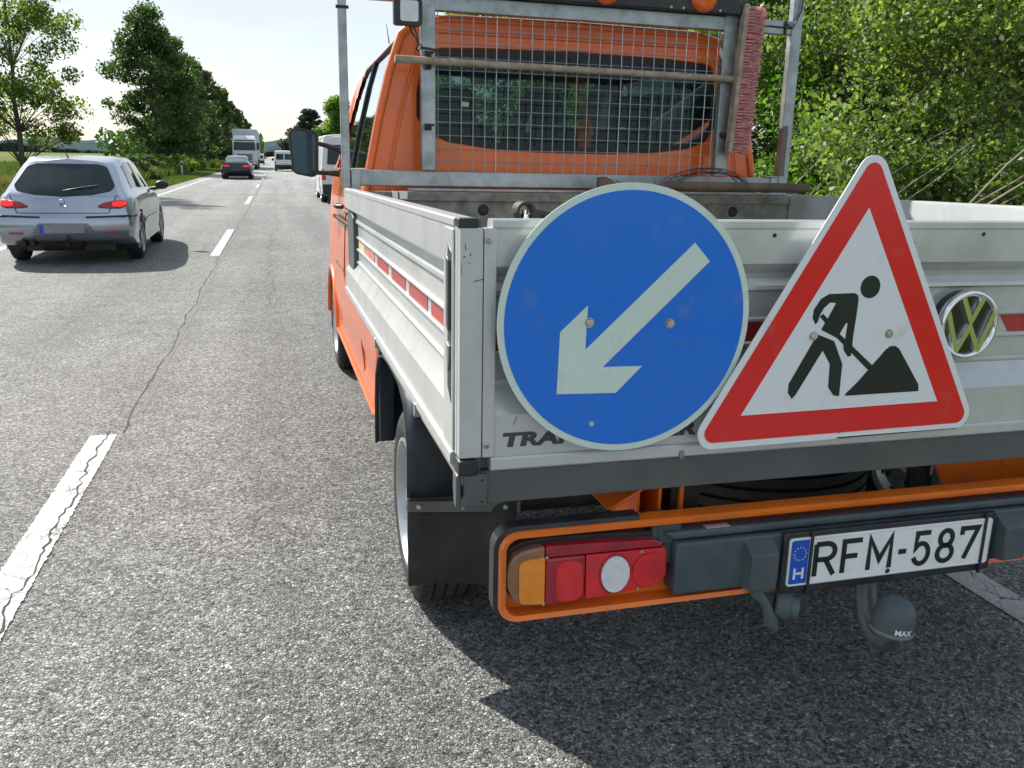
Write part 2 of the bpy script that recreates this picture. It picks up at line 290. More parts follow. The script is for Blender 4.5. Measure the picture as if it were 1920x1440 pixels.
# ------------------------------------------------------------------ ground and road
def asphalt():
    m = bpy.data.materials.new('asphalt'); m.use_nodes = True; t = m.node_tree; n = t.nodes; l = t.links; p = n['Principled BSDF']
    g = n.new('ShaderNodeNewGeometry'); P = g.outputs['Position']
    wn = n.new('ShaderNodeTexNoise'); wn.inputs['Scale'].default_value = 150; wn.inputs['Detail'].default_value = 3; l.new(P, wn.inputs['Vector'])
    wv = n.new('ShaderNodeVectorMath'); wv.operation = 'MULTIPLY_ADD'; wv.inputs[1].default_value = (.011, .011, .011); l.new(wn.outputs['Color'], wv.inputs[0]); l.new(P, wv.inputs[2]); P0 = P; P = wv.outputs[0]
    def vor(scale, feat='F1'):
        v = n.new('ShaderNodeTexVoronoi'); v.feature = feat; v.inputs['Scale'].default_value = scale; l.new(P, v.inputs['Vector']); return v
    def noise(scale, det=4, ro=.5):
        z = n.new('ShaderNodeTexNoise'); z.inputs['Scale'].default_value = scale; z.inputs['Detail'].default_value = det; z.inputs['Roughness'].default_value = ro; l.new(P, z.inputs['Vector']); return z
    def mr(src, a, b, c, d):
        k = n.new('ShaderNodeMapRange'); k.inputs[1].default_value = a; k.inputs[2].default_value = b; k.inputs[3].default_value = c; k.inputs[4].default_value = d; l.new(src, k.inputs[0]); return k.outputs[0]
    def mth(op, a, b):
        k = n.new('ShaderNodeMath'); k.operation = op
        for i, s in enumerate((a, b)):
            if isinstance(s, (int, float)): k.inputs[i].default_value = s
            else: l.new(s, k.inputs[i])
        return k.outputs[0]
    v1 = vor(88); e1 = vor(88, 'DISTANCE_TO_EDGE'); v2 = vor(230); 
    sep = n.new('ShaderNodeSeparateColor'); l.new(v1.outputs['Color'], sep.inputs[0]); sep2 = n.new('ShaderNodeSeparateColor'); l.new(v2.outputs['Color'], sep2.inputs[0])
    stone = mr(sep.outputs[0], 0, 1, .22, .64)
    bright = mr(sep.outputs[1], .84, 1, 0, .38)
    val = mth('ADD', stone, bright)
    val = mth('MULTIPLY', val, mr(sep2.outputs[0], 0, 1, .55, 1.3))
    gap = mr(e1.outputs['Distance'], .0, .12, .42, 1.0); val = mth('MULTIPLY', val, gap)
    pit = noise(95, 2, .6); val = mth('MULTIPLY', val, mr(pit.outputs['Fac'], .36, .50, .26, 1)); pit2 = noise(30, 4, .6); val = mth('MULTIPLY', val, mr(pit2.outputs['Fac'], .34, .48, .62, 1)); big = noise(.55, 5); mid = noise(5, 5); val = mth('MULTIPLY', val, mr(big.outputs['Fac'], .3, .7, .88, 1.12)); val = mth('MULTIPLY', val, mr(mid.outputs['Fac'], .3, .7, .86, 1.12))
    # long streaks of wear and patches along the lanes
    sm_ = n.new('ShaderNodeMapping'); sm_.inputs['Scale'].default_value = (1.5, .07, 1); l.new(P0, sm_.inputs[0]); st_ = n.new('ShaderNodeTexNoise'); st_.inputs['Scale'].default_value = 1.0; st_.inputs['Detail'].default_value = 5; l.new(sm_.outputs[0], st_.inputs['Vector']); val = mth('MULTIPLY', val, mr(st_.outputs['Fac'], .32, .68, .80, 1.18))
    cr = n.new('ShaderNodeCombineColor'); l.new(val, cr.inputs[0]); l.new(mth('MULTIPLY', val, 1.01), cr.inputs[1]); l.new(mth('MULTIPLY', val, .99), cr.inputs[2])
    l.new(cr.outputs[0], p.inputs['Base Color']); p.inputs['Roughness'].default_value = .60; p.inputs['Specular IOR Level'].default_value = .35
    hgt = mth('ADD', mth('MULTIPLY', mr(e1.outputs['Distance'], 0, .25, 0, 1), .8), mth('MULTIPLY', sep.outputs[2], .9)); hgt = mth('ADD', hgt, mth('MULTIPLY', sep2.outputs[1], .35)); hgt = mth('ADD', hgt, mth('MULTIPLY', pit.outputs['Fac'], 2.2))
    b = n.new('ShaderNodeBump'); b.inputs['Strength'].default_value = 1.0; b.inputs['Distance'].default_value = .008; l.new(hgt, b.inputs['Height']); l.new(b.outputs[0], p.inputs['Normal'])
    return m
ASPH = asphalt()
def ground_mat():
    m = bpy.data.materials.new('field_ground'); m.use_nodes = True; t = m.node_tree; n = t.nodes; l = t.links; p = n['Principled BSDF']
    g = n.new('ShaderNodeNewGeometry'); sx = n.new('ShaderNodeSeparateXYZ'); l.new(g.outputs['Position'], sx.inputs[0])
    nz = n.new('ShaderNodeTexNoise'); nz.inputs['Scale'].default_value = .05; nz.inputs['Detail'].default_value = 8; l.new(g.outputs['Position'], nz.inputs['Vector'])
    n2 = n.new('ShaderNodeTexNoise'); n2.inputs['Scale'].default_value = 4; n2.inputs['Detail'].default_value = 8; l.new(g.outputs['Position'], n2.inputs['Vector'])
    # distance left of the road picks verge / bare soil / crop
    ad = n.new('ShaderNodeMath'); ad.operation = 'MULTIPLY_ADD'; ad.inputs[1].default_value = 14; l.new(nz.outputs['Fac'], ad.inputs[0]); l.new(sx.outputs[0], ad.inputs[2])
    mr = n.new('ShaderNodeMapRange'); mr.inputs[1].default_value = -200; mr.inputs[2].default_value = 40; l.new(ad.outputs[0], mr.inputs[0])
    r = n.new('ShaderNodeValToRGB'); e = r.color_ramp.elements; e[0].position = 0; e[0].color = (.13, .16, .05, 1); e[1].position = 1; e[1].color = (.09, .12, .03, 1)
    for pos, c in ((.50, (.15, .18, .055)), (.70, (.12, .14, .05)), (.72, (.085, .062, .045)), (.83, (.075, .055, .04)), (.86, (.10, .12, .035))):
        k = e.new(pos); k.color = (*c, 1)
    l.new(mr.outputs[0], r.inputs[0]); mx = n.new('ShaderNodeMix'); mx.data_type = 'RGBA'; mx.blend_type = 'MULTIPLY'; mx.inputs[0].default_value = .6
    r2 = n.new('ShaderNodeValToRGB'); r2.color_ramp.elements[0].color = (.5, .5, .5, 1); r2.color_ramp.elements[1].color = (1.3, 1.3, 1.2, 1); l.new(n2.outputs['Fac'], r2.inputs[0])
    l.new(r.outputs[0], mx.inputs[6]); l.new(r2.outputs[0], mx.inputs[7]); l.new(mx.outputs[2], p.inputs['Base Color']); p.inputs['Roughness'].default_value = .95; p.inputs['Specular IOR Level'].default_value = .03
    b = n.new('ShaderNodeBump'); b.inputs['Strength'].default_value = .6; b.inputs['Distance'].default_value = .05; l.new(n2.outputs['Fac'], b.inputs['Height']); l.new(b.outputs[0], p.inputs['Normal'])
    return m
GROUND = ground_mat()
SHOULDER = mat('gravel_shoulder', (.21, .19, .155), .95, 0, .35, 25, .6, 90, dirt=(.10, .11, .05), dirt_amt=.6, dirt_scale=2)
def strip(name, x0, x1, z, m, y0=-190, y1=1500, **kw):
    ys = [y0, 0, 20, 60, 160, 400, y1]; xs = np.linspace(x0, x1, 5)
    V = [(x, y, z) for y in ys for x in xs]; F = [(j * 5 + i, j * 5 + i + 1, j * 5 + i + 6, j * 5 + i + 5) for j in range(len(ys) - 1) for i in range(4)]
    return MB().add(V, F).build(name, m, kind='structure', **kw)
MB().add([(-2500, -200, -.06), (2500, -200, -.06), (2500, 5000, -.06), (-2500, 5000, -.06)], [(0, 1, 2, 3)]).build('ground', GROUND, kind='structure')
strip('gravel_shoulder', -5.5, -4.55, -.012, SHOULDER); strip('gravel_shoulder', 3.35, 4.3, -.012, SHOULDER)
MB().box((-4.75, -190, -.2), (3.6, 1500, 0)).build('road', ASPH, kind='structure')
def paint_mat():
    m = bpy.data.materials.new('worn_road_paint'); m.use_nodes = True; t = m.node_tree; n = t.nodes; l = t.links; p = n['Principled BSDF']
    g = n.new('ShaderNodeNewGeometry'); mp = n.new('ShaderNodeMapping'); mp.inputs['Scale'].default_value = (1, .75, 1); l.new(g.outputs['Position'], mp.inputs[0])
    ns = n.new('ShaderNodeTexNoise'); ns.inputs['Scale'].default_value = 16; ns.inputs['Detail'].default_value = 4; l.new(mp.outputs[0], ns.inputs['Vector'])
    mxv = n.new('ShaderNodeMix'); mxv.data_type = 'VECTOR'; mxv.inputs[0].default_value = .05; l.new(mp.outputs[0], mxv.inputs[4]); l.new(ns.outputs['Color'], mxv.inputs[5])
    v = n.new('ShaderNodeTexVoronoi'); v.feature = 'DISTANCE_TO_EDGE'; v.inputs['Scale'].default_value = 9; l.new(mxv.outputs[1], v.inputs['Vector'])
    cr = n.new('ShaderNodeMapRange'); cr.inputs[1].default_value = .006; cr.inputs[2].default_value = .016; l.new(v.outputs['Distance'], cr.inputs[0])
    big = n.new('ShaderNodeTexNoise'); big.inputs['Scale'].default_value = 2.2; l.new(g.outputs['Position'], big.inputs['Vector'])
    bm_ = n.new('ShaderNodeMapRange'); bm_.inputs[1].default_value = .42; bm_.inputs[2].default_value = .56; bm_.inputs[3].default_value = 1; bm_.inputs[4].default_value = 0; l.new(big.outputs['Fac'], bm_.inputs[0])
    mxc = n.new('ShaderNodeMath'); mxc.operation = 'MAXIMUM'; l.new(cr.outputs[0], mxc.inputs[0]); l.new(bm_.outputs[0], mxc.inputs[1])
    fine = n.new('ShaderNodeTexVoronoi'); fine.inputs['Scale'].default_value = 135; l.new(g.outputs['Position'], fine.inputs['Vector']); sc = n.new('ShaderNodeSeparateColor'); l.new(fine.outputs['Color'], sc.inputs[0])
    fr = n.new('ShaderNodeMapRange'); fr.inputs[3].default_value = .34; fr.inputs[4].default_value = .50; l.new(sc.outputs[0], fr.inputs[0])
    cc = n.new('ShaderNodeCombineColor'); [l.new(fr.outputs[0], cc.inputs[i]) for i in range(3)]
    mx = n.new('ShaderNodeMix'); mx.data_type = 'RGBA'; mx.inputs[6].default_value = (.05, .05, .048, 1); l.new(cc.outputs[0], mx.inputs[7]); l.new(mxc.outputs[0], mx.inputs[0]); l.new(mx.outputs[2], p.inputs['Base Color'])
    p.inputs['Roughness'].default_value = .7
    ad = n.new('ShaderNodeMath'); ad.operation = 'MULTIPLY_ADD'; ad.inputs[1].default_value = .6; l.new(sc.outputs[1], ad.inputs[0]); l.new(mxc.outputs[0], ad.inputs[2])
    b = n.new('ShaderNodeBump'); b.inputs['Strength'].default_value = .35; b.inputs['Distance'].default_value = .003; l.new(ad.outputs[0], b.inputs['Height']); l.new(b.outputs[0], p.inputs['Normal'])
    return m
PAINT = paint_mat()
def ragged(x0, x1, y0, y1, step=.012, amp=.004):
    n = max(2, int((y1 - y0) / step)); n = min(n, 900); V = []; F = []
    for i in range(n + 1):
        y = y0 + (y1 - y0) * i / n
        V += [(x0 + random.uniform(-amp, amp), y + (random.uniform(-.01, .01) if i in (0, n) else 0), .004), (x1 + random.uniform(-amp, amp), y, .004)]
    F = [(2 * i, 2 * i + 1, 2 * i + 3, 2 * i + 2) for i in range(n)]
    return V, F
dash_spans = [(-29, -24), (-14.6, -9.6), (-.6, 4.86), (13.75, 18.75), (28.4, 34.0), (42.9, 47.9), (57.3, 62.2), (71.5, 76.5), (85.7, 90.7), (100, 105), (114, 119), (128, 133)]
for a, b in dash_spans:
    V, F = ragged(-1.060, -.922, a, b); MB().add(V, F).build('lane_dash', PAINT, kind='structure')
V, F = ragged(-4.33, -4.18, -60, 40, .12); V2, F2 = ragged(-4.33, -4.18, 40, 900, 1, 0)
mb = MB().add(V, F); mb.add(V2, F2); mb.build('left_edge_line', PAINT, kind='structure')
V, F = ragged(2.39, 2.535, -60, 40, .12); V2, F2 = ragged(2.39, 2.535, 40, 900, 1, 0)
mb = MB().add(V, F); mb.add(V2, F2); mb.build('right_edge_line', PAINT, kind='structure')
def wander(x, y0, y1, step, amp, w0, w1, z, pull=.2):
    V = []; dx = 0; y = y0; n = 0
    while y < y1:
        dx += random.gauss(0, amp); dx *= (1 - pull); w = random.uniform(w0, w1)
        V += [(x + dx - w, y, z), (x + dx + w, y, z)]; y += step * random.uniform(.5, 1.5); n += 1
    return V, [(2 * i, 2 * i + 1, 2 * i + 3, 2 * i + 2) for i in range(n - 1)]
CRACK = mat('bitumen_crack', (.022, .021, .02), .85, 0, .2)
V, F = wander(-.955, -.5, 4.95, .035, .010, .0012, .0052, .0065, .12); mb = MB().add(V, F)
for k in range(26):       # short side cracks over the near lane dash
    y = random.uniform(.0, 4.8); x = -.955; L_ = random.uniform(.03, .10) * random.choice((1, -1, -1)); pts = [(x, y)]
    for i in range(5): pts.append((pts[-1][0] + L_ / 5, pts[-1][1] + random.uniform(-.012, .014)))
    mb.add([(a, b + s * .0016 * (1 - i / 6), .0065) for i, (a, b) in enumerate(pts) for s in (-1, 1)], [(2 * i, 2 * i + 1, 2 * i + 3, 2 * i + 2) for i in range(5)])
V, F = wander(-.90, 4.9, 70, .12, .008, .002, .008, .0022, .1); mb.add(V, F)
V, F = wander(.0, 9, 40, .12, .02, .0015, .004, .0022, .02); mb.add([(v[0] - .15, v[1], v[2]) for v in V], F)
mb.build('road_crack', CRACK, kind='structure')
V, F = wander(-.86, 5.3, 90, .15, .006, .010, .022, .0018, .2); MB().add(V, F).build('road_seam', mat('bitumen_seam', (.085, .085, .08), .7, 0, .45, 40, .5, 90), kind='structure')

# distant hills
hv = []; hf = []; xs = np.linspace(-1500, 900, 160)
for i, x in enumerate(xs):
    h_ = 24 + 10 * math.sin(x / 210 + 1) + 6 * math.sin(x / 83) + 2.2 * math.sin(x / 23) + RNG.normal(0, .7)
    if x > -60: h_ *= .9
    hv += [(x, 1500, -6), (x, 1560, h_ * .6), (x, 1700, h_), (x, 2300, -6)]
for i in range(len(xs) - 1): hf += [(4 * i + k, 4 * i + 4 + k, 4 * i + 5 + k, 4 * i + 1 + k) for k in range(3)]
MB().add(hv, hf).build('hills', mat('wooded_hill', (.040, .068, .075), .95, 0, .35, .02, spec=.02), kind='structure', smooth=60)
hv = []; hf = []; xs = np.linspace(-700, 300, 420)
for i, x in enumerate(xs):
    h_ = 5.0 + 2.2 * math.sin(x / 60) + 1.2 * math.sin(x / 17 + 2) + RNG.normal(0, .6) + (3 if -330 < x < -230 else 0)
    hv += [(x, 900 + RNG.normal(0, 2), -1), (x, 903 + RNG.normal(0, 3), h_ * .75), (x, 912, h_), (x, 960, -1)]
for i in range(len(xs) - 1): hf += [(4 * i + k, 4 * i + 4 + k, 4 * i + 5 + k, 4 * i + 1 + k) for k in range(3)]
MB().add(hv, hf).build('distant_wood', mat('far_wood', (.022, .042, .034), .95, 0, .5, .12, spec=.02), kind='structure')

# ================================================================== the flatbed truck (local frame: X right, Y forward, Z up, origin = top left rear corner of the bed)
TM = Matrix(((.99997, -.00668, .00383, .30152), (.00663, .99988, .01396, 1.48039), (-.00392, -.01394, .99990, 1.40089), (0, 0, 0, 1)))
truck = empty('flatbed_truck', label='orange crew flatbed truck with white dropside bed, parked on the right of the road', cat='truck'); truck.matrix_world = TM
TIN = TM.inverted(); BW = 2.26; BL = 2.52; XC = 1.13
Yp = lambda d, s=1: (lambda a, b, h: (a, d + s * h, b))          # helper: polygon in the XZ plane
def xz(a, b, h): return (a, h, b)
# wall profile of the aluminium boards: (depth inwards, z)
PROF = [(.026, .004), (.004, .004), (0, .001), (0, -.0105), (.004, -.0115), (.004, -.0135), (.001, -.0145), (.001, -.080), (.004, -.083), (.030, -.101), (.031, -.112), (.026, -.122), (.023, -.126), (.022, -.134), (.026, -.1375), (.031, -.139),
        (.031, -.189), (.026, -.190), (.023, -.193), (.023, -.197), (.026, -.200), (.032, -.201), (.032, -.2395), (.026, -.240), (.023, -.243), (.023, -.247), (.026, -.250), (.031, -.252), (.031, -.293), (.026, -.294), (.023, -.297), (.023, -.301), (.026, -.304), (.029, -.306),
        (.0285, -.309), (.006, -.350), (.001, -.3575), (.001, -.4385), (-.004, -.4395), (-.006, -.443), (-.006, -.462), (-.002, -.466), (.026, -.466)]
INNER = [(.030, -.466), (.040, -.40), (.040, -.02), (.030, .002)]
FULL = PROF + [(.044, -.466), (.044, -.01), (.040, .003)]
def board(name, f0, f1, parent, capper=None):
    m = MB(); m.sweep_profile(FULL, f0, f1, close=True); return m.build(name, WHITE, parent, smooth=28)
# --- tailgate
tg = board('tailgate', lambda p: (.062, p[0], p[1]), lambda p: (BW - .062, p[0], p[1]), truck)
for side in (0, 1):
    X = (lambda a: a) if not side else (lambda a: BW - a)
    c = MB(); c.prism([(X(a), b) for a, b in [(.002, -.0115), (.0445, -.0115), (.0445, -.438), (.002, -.438)]], lambda a, b, h: (a, h, b), -.002, .04)
    c.prism([(X(a), b) for a, b in [(.046, -.0115), (.069, -.0115), (.069, -.438), (.046, -.438)]], lambda a, b, h: (a, h, b), -.0035, .03)
    e = c.build('corner_post', WHITE, tg, bevel=.0015)
    for z in (-.0335, -.414):
        r = MB(); r.lathe([(0, .003), (.0022, .003), (.0022, .001), (.0035, .004), (.0062, .003), (.0068, 0)], (X(.0525), -.0035, z), (0, -1, 0), 16); r.build('rivet', STEELB, tg, smooth=40)
    k = MB(); k.box((X(-.001), -.004, .005), (X(.036), .03, -.011)); k.build('corner_cap', BLACKP, tg, bevel=.002)
    k = MB(); k.box((X(-.001), -.012, -.440), (X(.036), .03, -.470)); k.build('corner_cap', BLACKP, tg, bevel=.004)
for x, z in ((.628, -.025), (1.125, -.023)):
    h = MB(); h.lathe([(0, .0006), (.0042, .0006), (.0042, 0)], (x, .0005, z), (0, -1, 0), 14); h.build('drill_hole', BLACK, tg)
# red and white marking along the tailgate recess
for i in range(10):
    a = .075 + i * .225
    if a + .12 > BW - .07: break
    if 1.03 < a + .06 < 1.2: continue
m = [(.072, .085), (.30, .60), (.60, .80), (1.232, 1.45), (1.52, 1.74), (1.81, 2.03)]
for i, (a, b) in enumerate(m):
    sl = .028 if a > 1 else .0
    s_ = MB(); s_.prism([(a, -.2015), (b, -.2015), (b + sl, -.239), (a + sl, -.239)], xz, .0305, .033); s_.build('red_marking', REDR, tg)
# scratches on the posts
sc = MB()
for (x, z, w, h_, t_) in ((.012, -.045, .002, .012, .2), (.021, -.058, .002, .006, -.3), (.036, -.104, .022, .002, .25), (.010, -.062, .004, .003, 0), (.019, -.073, .005, .0012, 0), (.005, -.085, .001, .02, 0), (.93, -.055, .010, .004, .9), (.955, -.04, .003, .002, .2), (.060, -.30, .002, .03, .3), (.11, -.37, .001, .02, -.3)):
    c_, s2 = math.cos(t_), math.sin(t_); sc.prism([(x + a * c_ - b * s2, z + a * s2 + b * c_) for a, b in ((-w / 2, -h_ / 2), (w / 2, -h_ / 3), (w / 2.5, h_ / 2), (-w / 3, h_ / 2.2))], xz, -.0025 if x < .07 else -.0002, .0012)
sc.build('scratch_marks', mat('scratch_grey', (.10, .10, .095), .8), tg, kind='stuff')
text_mesh('TRANSPORTER', .036, 'lettering', LETTER, lambda x, y, z: (.0835 + x, -.0002 - z * .4, -.4195 + y), tg, bold=.0016, width=.406, shear=.22, depth=.002, spacing=1.04)
# emblem
EC = (1.119, -.2155); ER = .0765
em = MB(); em.lathe([(ER - .001, -.004), (ER, .004), (ER - .002, .009), (ER - .006, .0122), (ER - .010, .012), (ER - .014, .008), (ER - .0145, .002)], (EC[0], .004, EC[1]), (0, -1, 0), 56, closed=False)
emb = em.build('emblem', CHROME, tg, smooth=50)
bk = MB(); bk.lathe([(0, 0), (ER - .004, 0), (ER - .004, .026)], (EC[0], .006, EC[1]), (0, 1, 0), 40)
bk.lathe([(0, .0045), (ER - .013, .0045)], (EC[0], .006, EC[1]), (0, -1, 0), 40); bk.build('emblem_back', mat('emblem_black', (.01, .01, .012), .2, coat=.5), emb, smooth=40)
def stroke(mb, pts, w, d0, d1):
    n = len(pts); L_ = []; R_ = []
    P_ = [Vector(p) for p in pts]
    for i, p in enumerate(P_):
        a = (P_[i] - P_[i - 1]).normalized() if i else None; b = (P_[i + 1] - P_[i]).normalized() if i < n - 1 else None
        na = Vector((-a.y, a.x)) if a else None; nb = Vector((-b.y, b.x)) if b else None
        nn = (na + nb).normalized() if (na and nb) else (na or nb); k = w / max(.34, (nn.dot(na or nb)))
        L_.append(p + nn * k); R_.append(p - nn * k)
    for i in range(n - 1):
        q = [L_[i], L_[i + 1], R_[i + 1], R_[i]]; mid = [(P_[i]), (P_[i + 1])]
        v = [(EC[0] + a.x * ER, d0, EC[1] + a.y * ER) for a in q] + [(EC[0] + (P_[i].lerp(a, .6)).x * ER, d1, EC[1] + (P_[i].lerp(a, .6)).y * ER) for a in (L_[i],)]
        inner = lambda a, c: (EC[0] + c.lerp(a, .72).x * ER, d1, EC[1] + c.lerp(a, .72).y * ER)
        t4 = [inner(L_[i], P_[i]), inner(L_[i + 1], P_[i + 1]), inner(R_[i + 1], P_[i + 1]), inner(R_[i], P_[i])]
        mb.hexa([(EC[0] + a.x * ER, d0, EC[1] + a.y * ER) for a in q] + t4)
st = MB()
stroke(st, [(-.355, .80), (0, .10), (.355, .80)], .105, .003, -.0075)
stroke(st, [(-.79, .38), (-.37, -.72), (0, -.04), (.37, -.72), (.79, .38)], .105, .003, -.0072)
st.build('emblem_letters', CHROME, emb)
# --- side boards
lb = board('side_board', lambda p: (p[0], .046, p[1]), lambda p: (p[0], BL, p[1]), truck)
rb = board('side_board', lambda p: (BW - p[0], .046, p[1]), lambda p: (BW - p[0], BL, p[1]), truck)
def side_x(X, name, poly, d0, d1, m, parent, bevel=0, **k):
    q = MB(); q.prism(poly, lambda a, b, h: (X(h), a, b), d0, d1); return q.build(name, m, parent, bevel=bevel, **k)
for X, B in ((lambda a: a, lb), (lambda a: BW - a, rb)):
    side_x(X, 'end_post', [(.046, -.016), (.131, -.016), (.131, -.437), (.046, -.437)], -.0015, .035, WHITE, B, .002)
    side_x(X, 'end_post', [(.018, -.012), (.036, -.012), (.036, -.438), (.018, -.438)], .001, .035, WHITE, B, .002)
    side_x(X, 'latch_recess', [(.057, -.060), (.088, -.045), (.090, -.318), (.058, -.345)], -.0025, .002, BLACKP, B, .001)
    side_x(X, 'latch_handle', [(.064, -.075), (.083, -.064), (.083, -.20), (.064, -.207)], -.0075, .0, mat('grey_handle', (.07, .08, .095), .4), B, .002)
    side_x(X, 'latch_catch', [(.064, -.236), (.083, -.229), (.083, -.262), (.074, -.285), (.064, -.27)], -.006, .0, mat('worn_steel', (.25, .25, .26), .45, .6), B, .001)
    side_x(X, 'corner_filler', [(2.500, -.083), (2.40, -.083), (2.30, -.092), (2.235, -.115), (2.222, -.15), (2.225, -.30), (2.26, -.335), (2.36, -.352), (2.500, -.357)], .012, .034, mat('dark_filler_plastic', (.075, .095, .10), .5), B, .002)
    side_x(X, 'sill_rail', [(-.0, -.470), (BL, -.470), (BL, -.492), (-.0, -.492)], .006, .05, mat('sill_rail_alu', (.36, .36, .35), .45, .4, dirt=(.12, .11, .09), dirt_amt=.5), B, .003)
    side_x(X, 'hinge', [(1.29, -.455), (1.315, -.455), (1.315, -.488), (1.29, -.488)], -.009, .012, GALV, B, .002)
    side_x(X, 'hinge', [(.46, -.455), (.485, -.455), (.485, -.488), (.46, -.488)], -.009, .012, GALV, B, .002)
    for a, b in ((1.906, 1.61), (1.525, 1.239), (1.146, .86), (.791, .503), (.452, .133)):
        side_x(X, 'red_marking', [(a, -.2015), (b, -.2015), (b, -.239), (a, -.239)], .0305, .033, PINKR if a > 1.7 else mat('side_red_reflective', (.40, .06, .06), .4, 0, .12, 30), B)
    side_x(X, 'cream_marking', [(2.18, -.2015), (1.96, -.2015), (1.96, -.239), (2.18, -.239)], .0305, .033, CREAM, B)
    side_x(X, 'yellow_marking', [(2.222, -.2015), (2.205, -.2015), (2.205, -.239), (2.222, -.239)], .0300, .033, YELLOW, B)
c = MB(); c.box((.010, .019, -.0115), (.046, .045, .003)); c.build('rim_catch', mat('scuffed_catch', (.10, .10, .11), .5, .3), lb, bevel=.003)
# --- bed floor and front board
f = MB(); f.box((.03, .03, -.470), (BW - .03, BL, -.445)); f.build('bed_floor', GALVD, truck)
fb = MB(); fb.box((.05, 2.40, -.44), (BW - .05, 2.43, -.044)); fb.box((.05, 2.385, -.046), (BW - .05, 2.45, -.006)); o = fb.build('front_board', mat('dirty_front_board', (.25, .24, .20), .75, .1, .35, 16, .35, 60, dirt=(.10, .085, .06), dirt_amt=.8, dirt_scale=9), truck, bevel=.003)
for x0, x1 in ((.20, .225), (.232, .268)):
    q = MB(); q.box((x0, 2.375, -.040), (x1, 2.39, -.004)); q.build('bright_bracket', WHITE2, o, bevel=.002)
for x in (.62, 1.45, 1.9):
    q = MB(); q.lathe([(0, .01), (.012, .01), (.02, .004), (.026, 0)], (x, 2.398, -.085), (0, -1, 0), 16); q.build('lashing_ring', IRON, o)
q = MB(); q.box((.28, 2.44, -.004), (BW - .05, 2.47, .008)); q.build('ledge', GALV, o, bevel=.002)
# --- dark rear skirt and its corner brackets
sk = MB(); sk.prism([(.045, -.468), (BW - .045, -.468), (BW - .045, -.534), (.045, -.534)], xz, .004, .012); sk.box((.045, .012, -.534), (BW - .045, .05, -.530)); so = sk.build('rear_skirt', SKIRT, truck, bevel=.002)
for X in ((lambda a: a), (lambda a: BW - a)):
    q = MB(); q.prism([(X(.010), -.470), (X(.058), -.470), (X(.058), -.536), (X(.012), -.538), (X(.004), -.530), (X(.003), -.520), (X(.012), -.512), (X(.010), -.495)], xz, -.006, .01)
    q.prism([(-.004, -.470), (.03, -.470), (.03, -.500), (.02, -.538), (-.004, -.538)], lambda a, b, h: (X(h), a, b), -.004, .006)
    b_ = q.build('skirt_bracket', SKIRT, so, bevel=.004)
    for z in (-.482, -.525):
        h = MB(); h.lathe([(0, .0005), (.0025, .0005)], (X(.046), -.0062, z), (0, -1, 0), 12); h.build('bolt_hole', BLACK, so)
q = MB(); q.prism([(.452, -.452), (.462, -.452), (.462, -.470), (.452, -.470)], xz, -.010, .0); q.build('drain_clip', GALV, so, bevel=.002)

# --- headboard frame
HY = 2.50
hb = empty('headboard', parent=truck)
def hbox(name, a, b, m=GALV, bev=.004, par=hb): q = MB(); q.box(a, b); return q.build(name, m, par, bevel=bev)
hbox('post', (-.006, HY, .0), (.031, HY + .04, 1.02))
hbox('post', (2.205, HY, .0), (2.262, HY + .04, 1.10))
hbox('post', (.352, HY - .004, .087), (.418, HY + .036, .98)); hbox('post', (1.835, HY - .004, .087), (1.905, HY + .036, .90))
hbox('beam', (.033, HY + .003, .015), (2.203, HY + .043, .084))
hbox('beam', (.345, HY - .002, .772), (2.203, HY + .038, .836)); hbox('beam', (.033, HY, .80), (.345, HY + .035, .836))
hbox('post_foot', (.034, HY - .006, -.010), (.073, HY + .035, .083), bev=.002); hbox('post_foot', (2.16, HY - .006, -.010), (2.200, HY + .035, .083), bev=.002)
wm = MB(); yy = HY + .012
for i in range(26):
    x = .430 + i * .0553 + random.uniform(-.002, .002); wm.tube([(x, yy, .080), (x + random.uniform(-.003, .003), yy + random.uniform(-.002, .002), .43), (x + random.uniform(-.002, .002), yy, .776)], .00235, 6, False)
for i in range(12):
    z = .755 - i * .0568 + random.uniform(-.002, .002); wm.tube([(.415, yy + .0035, z), (.8, yy + .0035, z + random.uniform(-.002, .002)), (1.3, yy + .0035, z + random.uniform(-.002, .002)), (1.838, yy + .0035, z)], .00235, 6, False)
wm.build('wire_mesh', WIRE, hb, smooth=60)
for x, z in ((.385, .586), (.385, .538), (.385, .278), (1.87, .285), (1.868, .55)):
    q = MB(); q.box((x - .018, HY - .022, z - .014), (x + .012, HY - .004, z + .014)); q.tube([(x - .014, HY - .03, z - .012), (x - .014, HY - .03, z + .012)], .007, 10); q.tube([(x + .004, HY - .012, z + .006), (x + .024, HY - .02, z + .010)], .005, 8)
    q.build('clamp', IRON, hb, bevel=.002)
q = MB(); q.box((2.13, HY - .002, .086), (2.20, HY + .03, .092)); q.build('foot_plate', GALV, hb)
q = MB(); q.box((-.014, HY - .004, .755), (.041, HY + .006, .767)); q.build('pin', IRON, hb)
# bracket ticks on the right outer post, reddish primer at its foot
hbox('primer_patch', (2.2035, HY - .0012, .092), (2.235, HY, .34), mat('grey_primer', (.16, .13, .12), .8), .0)
